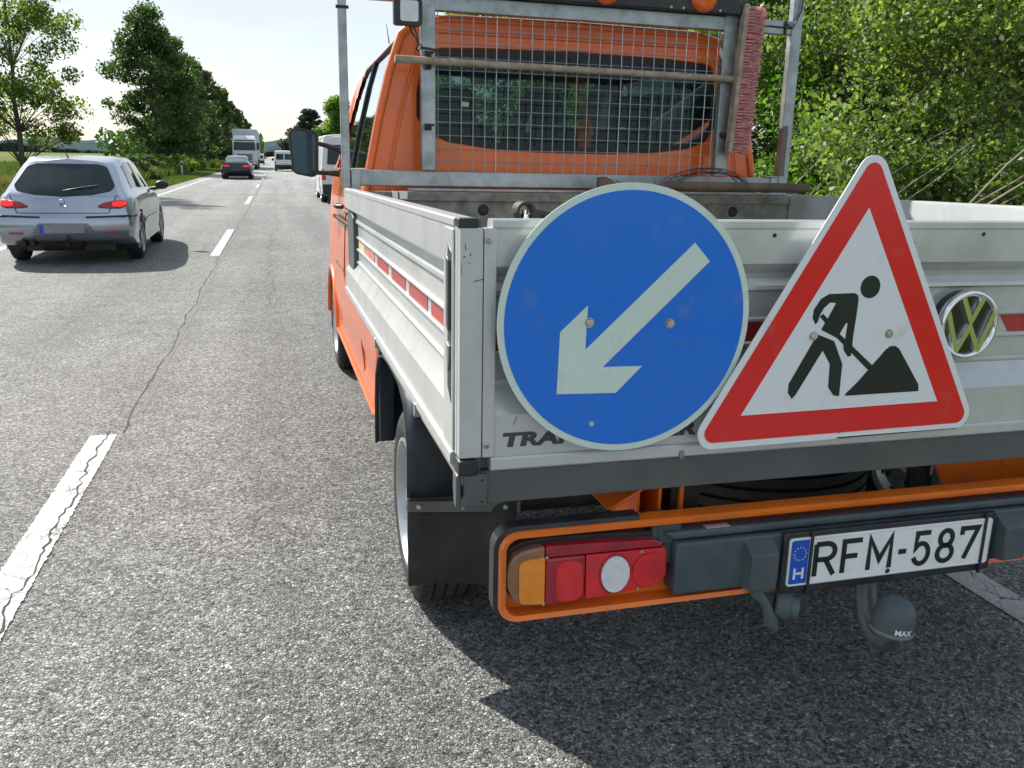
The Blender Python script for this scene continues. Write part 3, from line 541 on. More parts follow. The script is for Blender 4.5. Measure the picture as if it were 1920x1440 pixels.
# --- light bar
lbar = MB(); lbar.box((.40, HY - .05, .838), (1.935, HY + .16, .905)); lbo = lbar.build('light_bar', BLACKP, truck, bevel=.006)
for x in (.78, 1.20, 1.69):
    q = MB(); q.lathe([(0, .035), (.04, .032), (.062, .018), (.068, 0)], (x, HY - .05, .905 + (0 if x < 1.6 else -.002)), (0, -1, 0), 28); q.build('beacon', ORANGEL, lbo, smooth=60)
q = MB(); q.box((.78, HY - .056, .868), (1.02, HY - .05, .874)); q.build('orange_strip', ORANGEL, lbo)
for x in (1.526, 1.589, 1.715, 1.78):
    q = MB(); q.lathe([(0, .003), (.006, .002), (.007, 0)], (x, HY - .05, .849), (0, -1, 0), 12); q.build('screw', STEELB, lbo, smooth=60)
# --- work lamp
wl = MB(); wl.prism(rrect(.226, .694, .348, .800, .012), xz, HY - .075, HY - .03); wl.prism(rrect(.238, .70, .336, .79, .01), xz, HY - .03, HY - .006); wlo = wl.build('work_lamp', BLACKP, truck, bevel=.003)
q = MB(); q.prism(rrect(.252, .708, .330, .792, .010), xz, HY - .079, HY - .074); q.build('lamp_glass', LAMPW, wlo, bevel=.002)
q = MB(); q.tube([(.30, HY - .03, .70), (.305, HY - .04, .67), (.325, HY - .05, .645), (.33, HY - .05, .622), (.322, HY - .05, .603), (.335, HY - .04, .596), (.345, HY - .03, .61), (.36, HY - .012, .612), (.385, HY - .012, .612), (.42, HY - .012, .606), (.45, HY, .60)], .0042, 8); q.tube([(.315, HY - .03, .70), (.33, HY - .04, .66), (.335, HY - .04, .63), (.36, HY - .012, .614)], .003, 6); q.build('lamp_cable', BLACKP, wlo, smooth=60)
q = MB(); q.tube([(.02, HY - .01, .99), (.05, HY - .02, .86), (.12, HY - .02, .835), (.2, HY - .02, .842), (.27, HY - .04, .81)], .005, 8); q.tube([(2.17, HY - .01, .82), (2.20, HY - .012, .80), (2.24, HY - .012, .88), (2.25, HY - .012, .98)], .004, 8); q.tube([(1.9, HY - .006, .806), (2.05, HY - .006, .806), (2.2, HY - .006, .803)], .004, 8); q.tube([(2.165, HY - .008, .77), (2.165, HY - .008, .835)], .006, 8); q.build('cable', BLACKP, hb, smooth=60)

# --- cab
cab = empty('cab', parent=truck)
def cr(p0, p1, p2, p3, t): return .5 * ((2 * p1) + (-p0 + p2) * t + (2 * p0 - 5 * p1 + 4 * p2 - p3) * t * t + (-p0 + 3 * p1 - 3 * p2 + p3) * t ** 3)
def spline_rows(R, n):
    R = [np.asarray(r, float) for r in R]; out = []
    for i in range(len(R) - 1):
        a = R[i - 1] if i else 2 * R[0] - R[1]; d = R[i + 2] if i + 2 < len(R) else 2 * R[-1] - R[-2]
        for k in range(n): out.append(cr(a, R[i], R[i + 1], d, k / n))
    out.append(R[-1]); return out
def shell(stations, nu, nv):        # stations: list of half sections [(x,y,z)...] bottom to top centre -> full grid mirrored in x=0
    G = spline_rows(stations, nu); G = [np.array(spline_rows(list(g), nv)) for g in G]; G = np.array(G)
    M = G[:, ::-1].copy(); M[..., 0] *= -1
    return np.concatenate([G[:, :], M[:, 1:]], axis=1)       # rows along the length, cols round the section
def grid_mb(G, skip=None, mb=None):
    mb = mb or MB(); n, m, _ = G.shape; F = []
    for i in range(n - 1):
        for j in range(m - 1):
            c = (G[i, j] + G[i + 1, j] + G[i, j + 1] + G[i + 1, j + 1]) / 4
            if skip and skip(c): continue
            F.append((i * m + j, i * m + j + 1, (i + 1) * m + j + 1, (i + 1) * m + j))
    mb.add(G.reshape(-1, 3), F); return mb
# cab section (half, local x from centre): waist, shoulder, window, roof
def cabsec(y, zr=.772, tum=1.0, w=1.0, hood=None):
    sill = -.955
    P_ = [(0, -.93), (.60, -.950), (.90, -.957), (1.02, -.957), (1.050, -.945), (1.046, -.86), (1.060, -.70), (1.055, -.50), (1.040, -.20), (1.005, .06), (1.0, .085), (.955, .30), (.90, .52), (.845, .685), (.79, .735), (.62, .765), (0, zr)]
    if hood is not None: P_ = [(x if z <= .06 else min(x, .98 - .35 * (z > .2)), min(z, hood + .04 * (1 - (x / 1.0) ** 2))) for x, z in P_]
    return [(x * w, y, z) for x, z in P_]
st_ = [cabsec(2.64), cabsec(3.0), cabsec(3.5), cabsec(4.0, .765), cabsec(4.3, .74)]
s5 = [(x, 4.62 if z < .2 else 4.62, min(z, .60 - .0) if z > .06 else z) for x, _, z in cabsec(4.6)]; st_.append(s5)
s6 = [(x * .99, 5.15, min(z, .12)) for x, _, z in cabsec(5.2)]; st_.append(s6)
s7 = [(x * .95, 5.55, min(z, -.12)) for x, _, z in cabsec(5.6)]; st_.append(s7)
G = shell(st_, 8, 3)
FWY, RWY, WR = 4.74, 1.29, .34
def cabskip(c):
    if (c[1] - FWY) ** 2 + (c[2] + 1.02) ** 2 < .42 ** 2 and abs(c[0]) > .7: return True
    # side window opening
    if abs(c[0]) > .80 and .10 < c[2] < .665 and 2.80 < c[1] < 4.55 - max(0, (c[2] - .1)) * .75: return True
    if .17 < c[2] < .70 and abs(c[0]) < .78 and c[1] > 4.1: return True
    return False
Gm = G.copy(); Gm[..., 0] += XC
cb = grid_mb(G, cabskip); cb.v = [(x + XC, y, z) for x, y, z in cb.v]
body = cb.build('cab_body', [ORANGE, SEAT], cab, smooth=35)
if sum((p.center - Vector((XC, p.center.y, -.1))).dot(p.normal) for p in body.data.polygons) < 0: body.data.flip_normals(); 
Gi = G.copy(); Gi[..., 0] *= .975; Gi[..., 2] = np.where(Gi[..., 2] > .5, Gi[..., 2] - .018, Gi[..., 2])
def linskip(c): return cabskip(c / np.array([.975, 1, 1])) or c[2] < -.3 or c[1] > 4.75
cl = grid_mb(Gi, linskip); cl.v = [(x + XC, y, z) for x, y, z in cl.v]; cl.build('headlining', SEAT, cab, smooth=35)
q = MB(); q.add([(XC - .82, 4.64, .12), (XC + .82, 4.64, .12), (XC + .76, 4.12, .74), (XC - .76, 4.12, .74)], [(0, 1, 2, 3)]); q.build('windscreen', GLASSC, cab)
# rear wall with window hole
sec = [(x, z) for x, y, z in cabsec(2.64)][1:]
outl = [(XC - x, z) for x, z in sec] + [(XC + x, z) for x, z in sec[::-1][1:]]
win = [(.352, .44), (.35, .33), (.40, .255), (.50, .218), (.70, .192), (.95, .181), (1.13, .18), (1.31, .181), (1.56, .192), (1.76, .218), (1.86, .255), (1.905, .33), (1.905, .44), (1.875, .60), (1.85, .628), (1.80, .638), (1.6, .648), (1.13, .656), (.66, .648), (.46, .638), (.41, .628), (.382, .60)]
win = round_poly(win, .03, 3)
tri = tessellate_polygon([[Vector((a, b, 0)) for a, b in outl], [Vector((a, b, 0)) for a, b in win]])
allp = outl + win; rw = MB(); rw.add([(a, 2.64 - .0 + .0 * b, b) for a, b in allp], [tuple(t) for t in tri]); nO = len(outl); nW = len(win)
rw.add([(a, 2.64, b) for a, b in win] + [(XC + (a - XC) * .985, 2.665, .42 + (b - .42) * .97) for a, b in win], [(i, (i + 1) % nW, (i + 1) % nW + nW, i + nW) for i in range(nW)])
rwo = rw.build('cab_rear_wall', ORANGE, cab)
# raised channel ridges at both rear corners and across the roof edge
for sgn in (-1, 1):
    q = MB()
    for off, r_ in ((.0, .020), (.085, .006), (.10, .005)):
        pts = [(XC + sgn * (x - off), 2.645 - .004, z) for x, z in sec if -.3 < z < .75]; q.tube(pts, [r_] * len(pts), 10)
    q.build('corner_moulding', ORANGE, cab, smooth=60)
q = MB(); q.tube([(XC + x, 2.652, z) for x, z in ([(-a, b) for a, b in sec[11:]] + [(a, b) for a, b in sec[::-1][1:-10]])], .020, 10); q.build('roof_edge', ORANGE, cab, smooth=60)
q = MB(); q.box((.45, 2.625, .700), (1.81, 2.642, .712)); q.build('roof_step', ORANGE, cab, bevel=.004)
# rear window glass and its dark border
q = MB(); tri = tessellate_polygon([[Vector((a, b, 0)) for a, b in win]]); q.add([(a, 2.656, b) for a, b in win], [tuple(t) for t in tri]); q.build('rear_window', GLASS, cab)
inn = [(XC + (a - XC) * .955, .415 + (b - .415) * .86) for a, b in win]; q = MB(); q.add([(a, 2.653, b) for a, b in win] + [(a, 2.653, b) for a, b in inn], [(i, (i + 1) % nW, (i + 1) % nW + nW, i + nW) for i in range(nW)]); q.build('window_border', BLACK, cab)
# side glass following the flank
for sgn in (-1, 1):
    q = MB(); rows = []
    for z, x in ((.085, 1.0), (.30, .955), (.52, .90), (.68, .85)):
        y1 = 4.60 - max(0, z - .1) * .75; rows.append([(XC + sgn * (x - .012), y, z) for y in np.linspace(2.76, y1, 9)])
    V = [p for r in rows for p in r]; q.add(V, [(9 * a + b, 9 * a + b + 1, 9 * a + b + 10, 9 * a + b + 9) for a in range(3) for b in range(8)]); q.build('side_window', GLASSC, cab, smooth=60)
    q = MB(); q.tube([(XC + sgn * 1.002, 2.78, .085), (XC + sgn * 1.003, 4.6, .085)], .008, 8); q.tube([(XC + sgn * x, 3.62, z) for z, x in ((.085, .995), (.30, .95), (.52, .895), (.68, .845))], .009, 8); q.build('window_trim', BLACK, cab, smooth=60)
    q = MB(); q.tube([(XC + sgn * x, 2.79, z) for z, x in ((.085, 1.0), (.30, .955), (.52, .90), (.66, .855))], .007, 8); q.tube([(XC + sgn * .847, 2.79, .675), (XC + sgn * .847, 4.05, .672), (XC + sgn * .86, 4.25, .60), (XC + sgn * .93, 4.45, .35), (XC + sgn * 1.0, 4.6, .1)], .009, 8); q.build('window_seal', BLACK, cab, smooth=60)
    # door gaps, handle
    q = MB()
    for yy0 in (2.72, 3.60): q.tube([(XC + sgn * (1.042), yy0 - .02, -.86), (XC + sgn * 1.056, yy0, -.5), (XC + sgn * 1.041, yy0, -.2), (XC + sgn * 1.006, yy0, .07)], .0045, 6)
    q.tube([(XC + sgn * 1.057, 2.66, -.50), (XC + sgn * 1.057, 4.3, -.50)], .003, 6); q.build('door_gap', BLACK, cab)
    for yy0 in (2.90, 3.75):
        q = MB(); q.tube([(XC + sgn * 1.045, yy0, -.13), (XC + sgn * 1.075, yy0 + .03, -.13), (XC + sgn * 1.075, yy0 + .15, -.13), (XC + sgn * 1.045, yy0 + .18, -.13)], .014, 8); q.build('door_handle', BLACKP, cab, smooth=50)
    q = MB(); q.box((XC + sgn * 1.05, 2.55, -.215), (XC + sgn * 1.068, 4.25, -.195)); q.build('door_rail', BLACKP, cab, bevel=.003)
# body skirt that runs back beneath the bed, with sill and rear closing face
lowp = [(0, -.86), (1.00, -.955), (1.052, -.945), (1.055, -.90), (1.040, -.86), (1.045, -.78), (1.062, -.70), (1.058, -.56), (1.055, -.47)]
for sgn in (-1, 1):
    q = MB(); Y0, Y1 = 1.97, 2.66
    rows = []
    for y, k in ((Y0, 0.985), (Y0 + .03, .998), (Y0 + .08, 1.0), (Y1, 1.0)):
        rows.append([(XC + sgn * x * k, y, z + (.05 if (y < Y0 + .02 and z < -.9) else (.02 if y < Y0 + .05 and z < -.9 else 0))) for x, z in lowp[1:]])
    n = len(rows[0]); q.add([p for r in rows for p in r], [(n * a + b, n * a + b + 1, n * a + b + n + 1, n * a + b + n) for a in range(3) for b in range(n - 1)])
    q.add(rows[0] + [(XC + sgn * .30, Y0 + .01, -.47), (XC + sgn * .30, Y0 + .01, -.86), (XC + sgn * .8, Y0, -.90)], [tuple(range(n + 3))])
    q.build('lower_quarter_panel', ORANGE, cab, smooth=40)
    q = MB(); q.tube([(XC + sgn * 1.052, 2.02, -.925), (XC + sgn * 1.056, 2.1, -.945), (XC + sgn * 1.056, 4.25, -.952)], .012, 8); q.build('sill_flange', ORANGE, cab, smooth=60)
    q = MB(); q.box((XC + sgn * 1.057, 3.16, -.60), (XC + sgn * 1.063, 3.26, -.535)); q.build('side_reflector', REDR, cab)
    q = MB(); q.box((XC + sgn * 1.06, 2.60, -.52), (XC + sgn * 1.075, 2.65, -.49)); q.build('rubber_stop', BLACKP, cab, bevel=.004)
    # front wheel arch flare and liner
    q = MB(); q.tube([(XC + sgn * (1.05), FWY + .43 * math.cos(a), -1.02 + .43 * math.sin(a)) for a in np.linspace(.12, PI - .12, 18)], .022, 8); q.build('wheel_arch', ORANGE, cab, smooth=60)
    q = MB(); a_ = np.linspace(-.2, PI + .2, 18); V = [(XC + sgn * xx, FWY + .43 * math.cos(a), -1.02 + .43 * math.sin(a)) for a in a_ for xx in (1.045, .70)]; q.add(V, [(2 * i, 2 * i + 1, 2 * i + 3, 2 * i + 2) for i in range(17)]); q.add([(XC + sgn * .70, FWY + .43 * math.cos(a), -1.02 + .43 * math.sin(a)) for a in a_], [tuple(range(18))]); q.build('arch_liner', BLACKP, cab)
# interior
q = MB(); q.box((.2, 2.72, -.6), (2.06, 2.76, .17)); q.box((.2, 2.8, -.62), (2.06, 5.0, -.58)); q.build('cab_lining', SEAT, cab)
for x in (.62, 1.10, 1.62):
    for yy0 in (3.05,):
        q = MB(); q.prism(round_poly([(x - .22, -.3), (x + .22, -.3), (x + .20, .33), (x - .20, .33)], .07), xz, yy0, yy0 + .12)
        q.prism(round_poly([(x - .12, .34), (x + .12, .34), (x + .10, .50), (x - .10, .50)], .045), xz, yy0, yy0 + .09); q.build('seat', SEAT, cab, bevel=.02)
q = MB(); q.tube([(.25, 4.9, .13), (2.0, 4.9, .13)], .10, 10); q.build('dashboard', SEAT, cab)
# two pale hand grips hanging behind the window and a small sticker
for x, w in ((.735, .035), (.905, .026)):
    q = MB(); q.prism(round_poly([(x, .325), (x + w, .335), (x + w, .36), (x + w * .55, .362), (x + w * .5, .30), (x, .30)], .008, 3), xz, 2.70, 2.71)
    q.lathe([(.0, .0), (.014, .0), (.014, .008), (0, .008)], (x + w * .3, 2.70, .292), (0, 1, 0), 14); q.build('hand_grip', mat('pale_grip', (.45, .52, .46), .5), cab, bevel=.002)
q = MB(); q.prism([(.565, .385), (.603, .383), (.605, .403), (.568, .406)], xz, 2.650, 2.6515); q.build('sticker', mat('pale_sticker', (.45, .55, .47), .5), cab)
# mirrors on long arms
for sgn in (-1, 1):
    X = lambda a: a if sgn < 0 else BW - a
    my = 4.40
    hs = MB(); X = (lambda a: a + .026) if sgn < 0 else (lambda a: BW - a - .026)
    hs.prism([(X(a), b) for a, b in round_poly([(-.222, .345), (-.030, .323), (-.040, .023), (-.205, .053)], .045)], xz, my, my + .055)
    hs.prism([(X(a), b) for a, b in round_poly([(-.20, .323), (-.05, .303), (-.06, .043), (-.185, .073)], .05)], xz, my + .055, my + .11)
    mo = hs.build('door_mirror', BLACKP, cab, bevel=.012, smooth=None)
    q = MB(); q.prism([(X(a), b) for a, b in round_poly([(-.208, .326), (-.052, .309), (-.060, .038), (-.192, .065)], .03)], xz, my - .004, my + .002); q.build('mirror_glass', MIRROR, mo)
    q = MB(); q.tube([(X(-.05), my + .05, .25), (X(.02), my + .06, .235), (X(.14), my + .02, .19)], [.014, .016, .028], 10); q.tube([(X(-.05), my + .05, .06), (X(.02), my + .06, .06), (X(.12), my + .02, .06)], [.014, .016, .03], 10); q.build('mirror_arm', BLACKP, mo, smooth=60)
q = MB(); q.tube([(.42, 4.0, .765), (.40, 3.96, .86), (.385, 3.93, .93)], [.006, .003, .0015], 6); q.build('aerial', BLACKP, cab)

# --- wheels
def wheel(name, r, w, parent, loc, side, steel=True, groove=True, rim_m=RIM, n=48):    # axle along local x, outer face towards -x for side=-1
    root = bpy.data.objects.new(name, None); root.empty_display_size = .1; link(root, parent); root.location = loc; root.rotation_euler = (0, 0, 0 if side < 0 else PI)
    rr = r * .645; h = w / 2; prof = [(rr - .005, -h + .02), (rr + .012, -h + .004), (rr + .03, -h), (r * .80, -h - .006), (r * .90, -h + .002), (r * .965, -h + .016), (r * .992, -h + .032)]
    if groove:
        for k in range(4):
            c_ = -h + .05 + k * (w - .1) / 3; prof += [(r * .998, c_ - .005), (r * .965, c_ - .003), (r * .965, c_ + .003), (r * .998, c_ + .005)]
    prof += [(r * .992, h - .032), (r * .965, h - .016), (r * .90, h - .002), (r * .80, h + .006), (rr + .03, h), (rr - .005, h - .02)]
    m = MB(); m.lathe(prof, (0, 0, 0), (1, 0, 0), n)
    if groove:      # shoulder blocks
        for k in range(64):
            a = 2 * PI * k / 64; c_, s_ = math.cos(a), math.sin(a); t_ = .010
            for hh in (-h, h):
                sg = 1 if hh < 0 else -1; pts = []
                for rad, off in ((r * 1.001, .034), (r * .975, .010)):
                    for da in (-t_, t_): pts.append((hh + sg * off, rad * math.cos(a + da), rad * math.sin(a + da)))
                pts2 = [(p[0] + sg * .006, p[1] * .985, p[2] * .985) for p in pts]; m.hexa([pts[0], pts[1], pts[3], pts[2], pts2[0], pts2[1], pts2[3], pts2[2]])
    m.build('tyre', RUBBER, root, smooth=35)
    q = MB()
    if steel: q.lathe([(rr - .002, -h + .016), (rr + .010, -h + .006), (rr + .012, -h - .002), (rr, -h - .003), (rr - .012, -h + .012), (rr - .022, -h + .05), (rr - .04, -h + .06), (rr * .80, -h + .035), (rr * .66, -h + .022), (rr * .55, -h + .038), (rr * .36, -h + .045), (rr * .30, -h + .02), (rr * .26, -h + .008), (0, -h + .006)], (0, 0, 0), (1, 0, 0), n)
    else:
        q.lathe([(rr - .002, -h + .016), (rr + .010, -h + .004), (rr, -h - .003), (rr - .014, -h + .010), (rr - .02, -h + .08), (rr * .3, -h + .09), (0, -h + .09)], (0, 0, 0), (1, 0, 0), n)
        for k in range(5):
            a = 2 * PI * k / 5; c_, s_ = math.cos(a), math.sin(a); P0 = []
            for rad, hw, d in ((.03, .045, .0), (rr - .01, .035, .012)):
                for sgn in (-1, 1): P0.append((-h + .012 + d, rad * c_ - sgn * hw * s_, rad * s_ + sgn * hw * c_))
            P1 = [(p[0] + .03, p[1], p[2]) for p in P0]; q.hexa([P0[0], P0[1], P0[3], P0[2], P1[0], P1[1], P1[3], P1[2]])
        q.lathe([(0, -h), (.045, -h + .004), (.055, -h + .03)], (0, 0, 0), (1, 0, 0), 20)
    ro = q.build('rim', rim_m, root, smooth=35)
    if steel:
        q = MB()
        for k in range(10):
            a = 2 * PI * k / 10; q.lathe([(0, -h + .0262), (rr * .085, -h + .0262)], (0, rr * .73 * math.cos(a), rr * .73 * math.sin(a)), (1, 0, 0), 12)
        for k in range(5):
            a = 2 * PI * k / 5 + .3; q.lathe([(0, -h + .02), (.011, -h + .022), (.011, -h + .05)], (0, rr * .42 * math.cos(a), rr * .42 * math.sin(a)), (1, 0, 0), 6)
        q.build('vent_hole', BLACK, root)
    return root
def gz(x, y, r):      # truck-local z of an axle that stands on the road
    R_ = TM.to_3x3(); return (r - TM[2][3] - R_[2][0] * x - R_[2][1] * y) / R_[2][2]
for y in (RWY, FWY):
    for X, sd in ((.195, -1), (BW - .195, 1)):
        wheel('wheel', WR, .215, truck, (X, y, gz(X, y, WR)), sd)
# axle, frame, tank
q = MB(); q.tube([(.3, RWY, -1.06), (1.0, RWY, -1.06), (1.03, RWY, -1.06), (1.22, RWY, -1.06), (1.25, RWY, -1.06), (1.96, RWY, -1.06)], [.045, .05, .13, .13, .05, .045], 14); q.build('axle', IRON, truck, smooth=50)
q = MB(); q.tube([(.3, FWY, -1.06), (1.96, FWY, -1.06)], .04, 12); q.build('axle', IRON, truck, smooth=50)
for x in (.52, BW - .52):
    q = MB(); q.box((x - .035, .08, -.66), (x + .035, 4.9, -.545)); q.build('frame_rail', IRON, truck, bevel=.005)
q = MB(); q.box((.75, 2.1, -.90), (1.5, 2.9, -.62)); q.build('fuel_tank', BLACKP, truck, bevel=.04)
q = MB()
for y in (.25, .75, 1.9, 2.4): q.box((.06, y, -.53), (BW - .06, y + .06, -.47))
q.build('cross_member', SKIRT, truck)
# mudguards with rubber flap
for X in ((lambda a: a), (lambda a: BW - a)):
    arc = [(.885, -.90), (.868, -.80), (.862, -.72), (.885, -.645), (.94, -.585), (1.03, -.550), (1.16, -.54), (1.30, -.538), (1.45, -.545), (1.58, -.58), (1.66, -.66), (1.70, -.78), (1.712, -.95)]
    q = MB(); a = [(X(.030), y, z) for y, z in arc]; b = [(X(.060), y - .012 * (1 if y < 1.2 else -1), z + .014) for y, z in arc]; c_ = [(X(.37), y - .012 * (1 if y < 1.2 else -1), z + .014) for y, z in arc]
    n = len(arc); q.add(a + b + c_, [(i, i + 1, i + 1 + n, i + n) for i in range(n - 1)] + [(i + n, i + 1 + n, i + 1 + 2 * n, i + 2 * n) for i in range(n - 1)])
    mg = q.build('mudguard', NAVYP, truck, smooth=50); s_ = mg.modifiers.new('thick', 'SOLIDIFY'); s_.thickness = .008
    q = MB(); nx = 8; V = []
    for k in range(nx + 1):
        t = k / nx; x = X(.030 + t * .335); bow = .012 * math.sin(t * 5)
        V += [(x, .873 + bow * .3, -.855 - .012 * t), (x, .871 + bow, -1.0 - .015 * t), (x, .868 + bow * 1.6, -1.137 - .028 * t)]
    q.add(V, [(3 * k + j, 3 * k + j + 1, 3 * k + j + 4, 3 * k + j + 3) for k in range(nx) for j in range(2)]); fl = q.build('mud_flap', FLAP, mg, smooth=60); s_ = fl.modifiers.new('thick', 'SOLIDIFY'); s_.thickness = .008
    q = MB(); V = []
    for k in range(nx + 1):
        t = k / nx; x = X(.032 + t * .345); V += [(x, .864, -.862 - .030 * t), (x, .864, -.896 - .030 * t)]
    q.add(V, [(2 * k, 2 * k + 1, 2 * k + 3, 2 * k + 2) for k in range(nx)]); fs = q.build('clamp_strip', mat('grey_strip', (.17, .17, .165), .45, .5), mg); s_ = fs.modifiers.new('thick', 'SOLIDIFY'); s_.thickness = .004
    for t in (.09, .48, .86):
        q = MB(); q.lathe([(0, .009), (.007, .009), (.009, .006), (.009, 0)], (X(.032 + t * .345), .862, -.879 - .030 * t), (0, -1, 0), 6); q.lathe([(.013, .0012), (.013, 0)], (X(.032 + t * .345), .861, -.879 - .030 * t), (0, -1, 0), 14); q.build('bolt', STEELB, mg)
    q = MB(); q.prism([(1.63, -.50), (1.70, -.50), (1.72, -.93), (1.66, -.93)], lambda a, b, h: (X(h), a, b), .045, .10); q.build('splash_guard', NAVYP, mg, bevel=.003)
# --- orange rear frame with lamps
Z0, Z1, X0, X1 = -.784, -.592, .079, BW - .079
rf = MB(); po = rrect(X0, Z0, X1, Z1, .040, 8); pi_ = rrect(X0 + .014, Z0 + .014, X1 - .014, Z1 - .012, .028, 8); n = len(po)
def ring(mb, A, B, ya, yb): mb.add([(a, ya, b) for a, b in A] + [(a, yb, b) for a, b in B], [(i, (i + 1) % n, (i + 1) % n + n, i + n) for i in range(n)])
pm = rrect(X0 + .004, Z0 + .004, X1 - .004, Z1 - .004, .036, 8)
ring(rf, po, po, .026, -.012); ring(rf, po, pm, -.012, -.020); ring(rf, pm, pi_, -.020, -.017); ring(rf, pi_, pi_, -.017, .022); rf.add([(a, .022, b) for a, b in pi_], [tuple(range(n))]); rf.add([(a, .026, b) for a, b in po], [tuple(range(n))])
rfo = rf.build('rear_frame', ORANGEF, truck, smooth=40)
q = MB(); pr = rrect(X0 - .009, Z0 - .004, X1 + .009, Z1 + .009, .046, 8); po = rrect(X0, Z0, X1, Z1, .040, 8)
def split_ring(R, xs):
    o = []
    for i, (a, b) in enumerate(R):
        o.append((a, b)); a2, b2 = R[(i + 1) % len(R)]
        for x in sorted(xs, reverse=a2 < a):
            if min(a, a2) + 1e-6 < x < max(a, a2) - 1e-6 and abs(b - b2) < 1e-4: o.append((x, b2))
    return o
CUT = (.12, .374, BW - .374, BW - .12); pr = split_ring(pr, CUT); po = split_ring(po, CUT); n = len(pr)
def keep(i):
    (a, b), (a2, b2) = pr[i], pr[(i + 1) % n]; a, b = (a + a2) / 2, (b + b2) / 2; a = min(a, BW - a); return a < .374 and not (b < Z0 + .01 and a > .12)
for side in (0, 1):
    q = MB()
    for L0, L1, ya, yb in ((pr, pr, .027, -.006), (pr, po, -.006, -.008), (po, pr, .027, .027)):
        q.add([(a, ya, b) for a, b in L0] + [(a, yb, b) for a, b in L1], [(i, (i + 1) % n, (i + 1) % n + n, i + n) for i in range(n) if keep(i) and (pr[i][0] > XC) == bool(side)])
    q.build('rubber_edge', BLACKP, rfo, smooth=40)
for x in (.40, BW - .52):
    q = MB()
    q.prism([(x - .07, -.595), (x - .055, -.595), (x + .06, -.53), (x + .05, -.53)], xz, .06, .40)
    q.box((x, .07, -.66), (x + .11, .62, -.645)); q.box((x, .07, -.66), (x + .008, .62, -.54)); q.box((x + .05, .07, -.655), (x + .058, .40, -.54)); q.box((x + .10, .07, -.655), (x + .11, .62, -.54))
    q.build('frame_bracket', ORANGEF, rfo, bevel=.002)
q = MB(); q.prism([(.52, -.56), (.60, -.535), (.78, -.535), (.62, -.60), (.56, -.62)], xz, .30, .31); q.build('grey_bracket', SKIRT, rfo)
q = MB()
for x in (1.36,):
    q.prism([(x - .12, -.60), (x - .05, -.535), (x + .22, -.535), (x + .36, -.62), (x + .3, -.66), (x - .08, -.66)], xz, .16, .17); q.lathe([(0, .004), (.02, .004), (.02, 0)], (x + .1, .16, -.60), (0, -1, 0), 16)
q.build('frame_bracket', ORANGEF, rfo)
def tail_lamp(X, par):
    O = [(.094, -.678), (.097, -.655), (.108, -.637), (.131, -.628), (.173, -.6225), (.30, -.626), (.408, -.632), (.424, -.640), (.432, -.656), (.436, -.712), (.428, -.731), (.40, -.7385), (.30, -.747), (.171, -.752), (.131, -.750), (.106, -.735), (.096, -.705)]
    O = [(X(a), b) for a, b in O]; cx = sum(a for a, b in O) / len(O); cz = sum(b for a, b in O) / len(O)
    q = MB(); q.prism([(cx + (a - cx) * 1.015, cz + (b - cz) * 1.05 + .006) for a, b in O], xz, .0, .021); lo = q.build('tail_lamp', BLACKP, par, bevel=.004)
    def piece(name, poly, m, y0, y1=.005, bev=.005): k = MB(); k.prism([(X(a), b) for a, b in poly], xz, y0, y1); return k.build(name, m, lo, bevel=bev, seg=3)
    piece('amber_surround', [(.096, -.705), (.095, -.678), (.098, -.656), (.109, -.639), (.131, -.630), (.171, -.6245), (.171, -.751), (.131, -.749), (.107, -.734)], CLEARB, -.020)
    piece('amber_lens', round_poly([(.117, -.650), (.1695, -.646), (.1705, -.746), (.119, -.740)], [.016, .002, .002, .012], 5), AMBER, -.0245, -.01, .002)
    piece('red_top_band', [(.172, -.6245), (.30, -.628), (.407, -.634), (.422, -.642), (.427, -.652), (.172, -.6500)], REDD, -.020)
    piece('brake_lens', [(.172, -.651), (.256, -.6515), (.258, -.7475), (.172, -.7515)], REDD, -.021)
    piece('brake_bulb_lens', round_poly([(.195, -.66), (.25, -.66), (.252, -.745), (.195, -.748)], .02), REDL, -.0225, -.01, .002)
    piece('red_lens', [(.257, -.6515), (.427, -.653), (.431, -.662), (.434, -.712), (.426, -.729), (.40, -.7365), (.30, -.745), (.259, -.7470)], REDL, -.0205)
    el = [(X(.320 + .0305 * math.cos(a)), -.6985 + .0395 * math.sin(a)) for a in np.linspace(0, 2 * PI, 29)[:-1]]
    k = MB(); k.prism(el, xz, -.0265, -.015); k.build('reversing_lens', CLEARL, lo, bevel=.004, seg=3)
    k = MB(); k.add([(x_, -.0215 - .0, z_) for x_, z_ in el] + [(X(.320) + (x_ - X(.320)) * 1.13, -.0213, -.6985 + (z_ + .6985) * 1.13) for x_, z_ in el], [(i, (i + 1) % 28, (i + 1) % 28 + 28, i + 28) for i in range(28)]); k.build('lens_ring', REDD, lo)
    el = [(X(.3935 + .036 * math.cos(a)), -.697 + .036 * math.sin(a)) for a in np.linspace(0, 2 * PI, 29)[:-1]]
    k = MB(); k.prism(el, xz, -.0262, -.015); k.build('fog_lens', REDL, lo, bevel=.008, seg=3)
    for a, b in ((.174, -.6475), (.376, -.656), (.170, -.7475), (.372, -.738)):
        k = MB(); k.lathe([(0, .002), (.003, .0015), (.0033, 0)], (X(a), -.0212, b), (0, -1, 0), 10); k.build('lens_screw', STEELB, lo)
    return lo
tail_lamp(lambda a: a, truck); tail_lamp(lambda a: BW - a, truck)
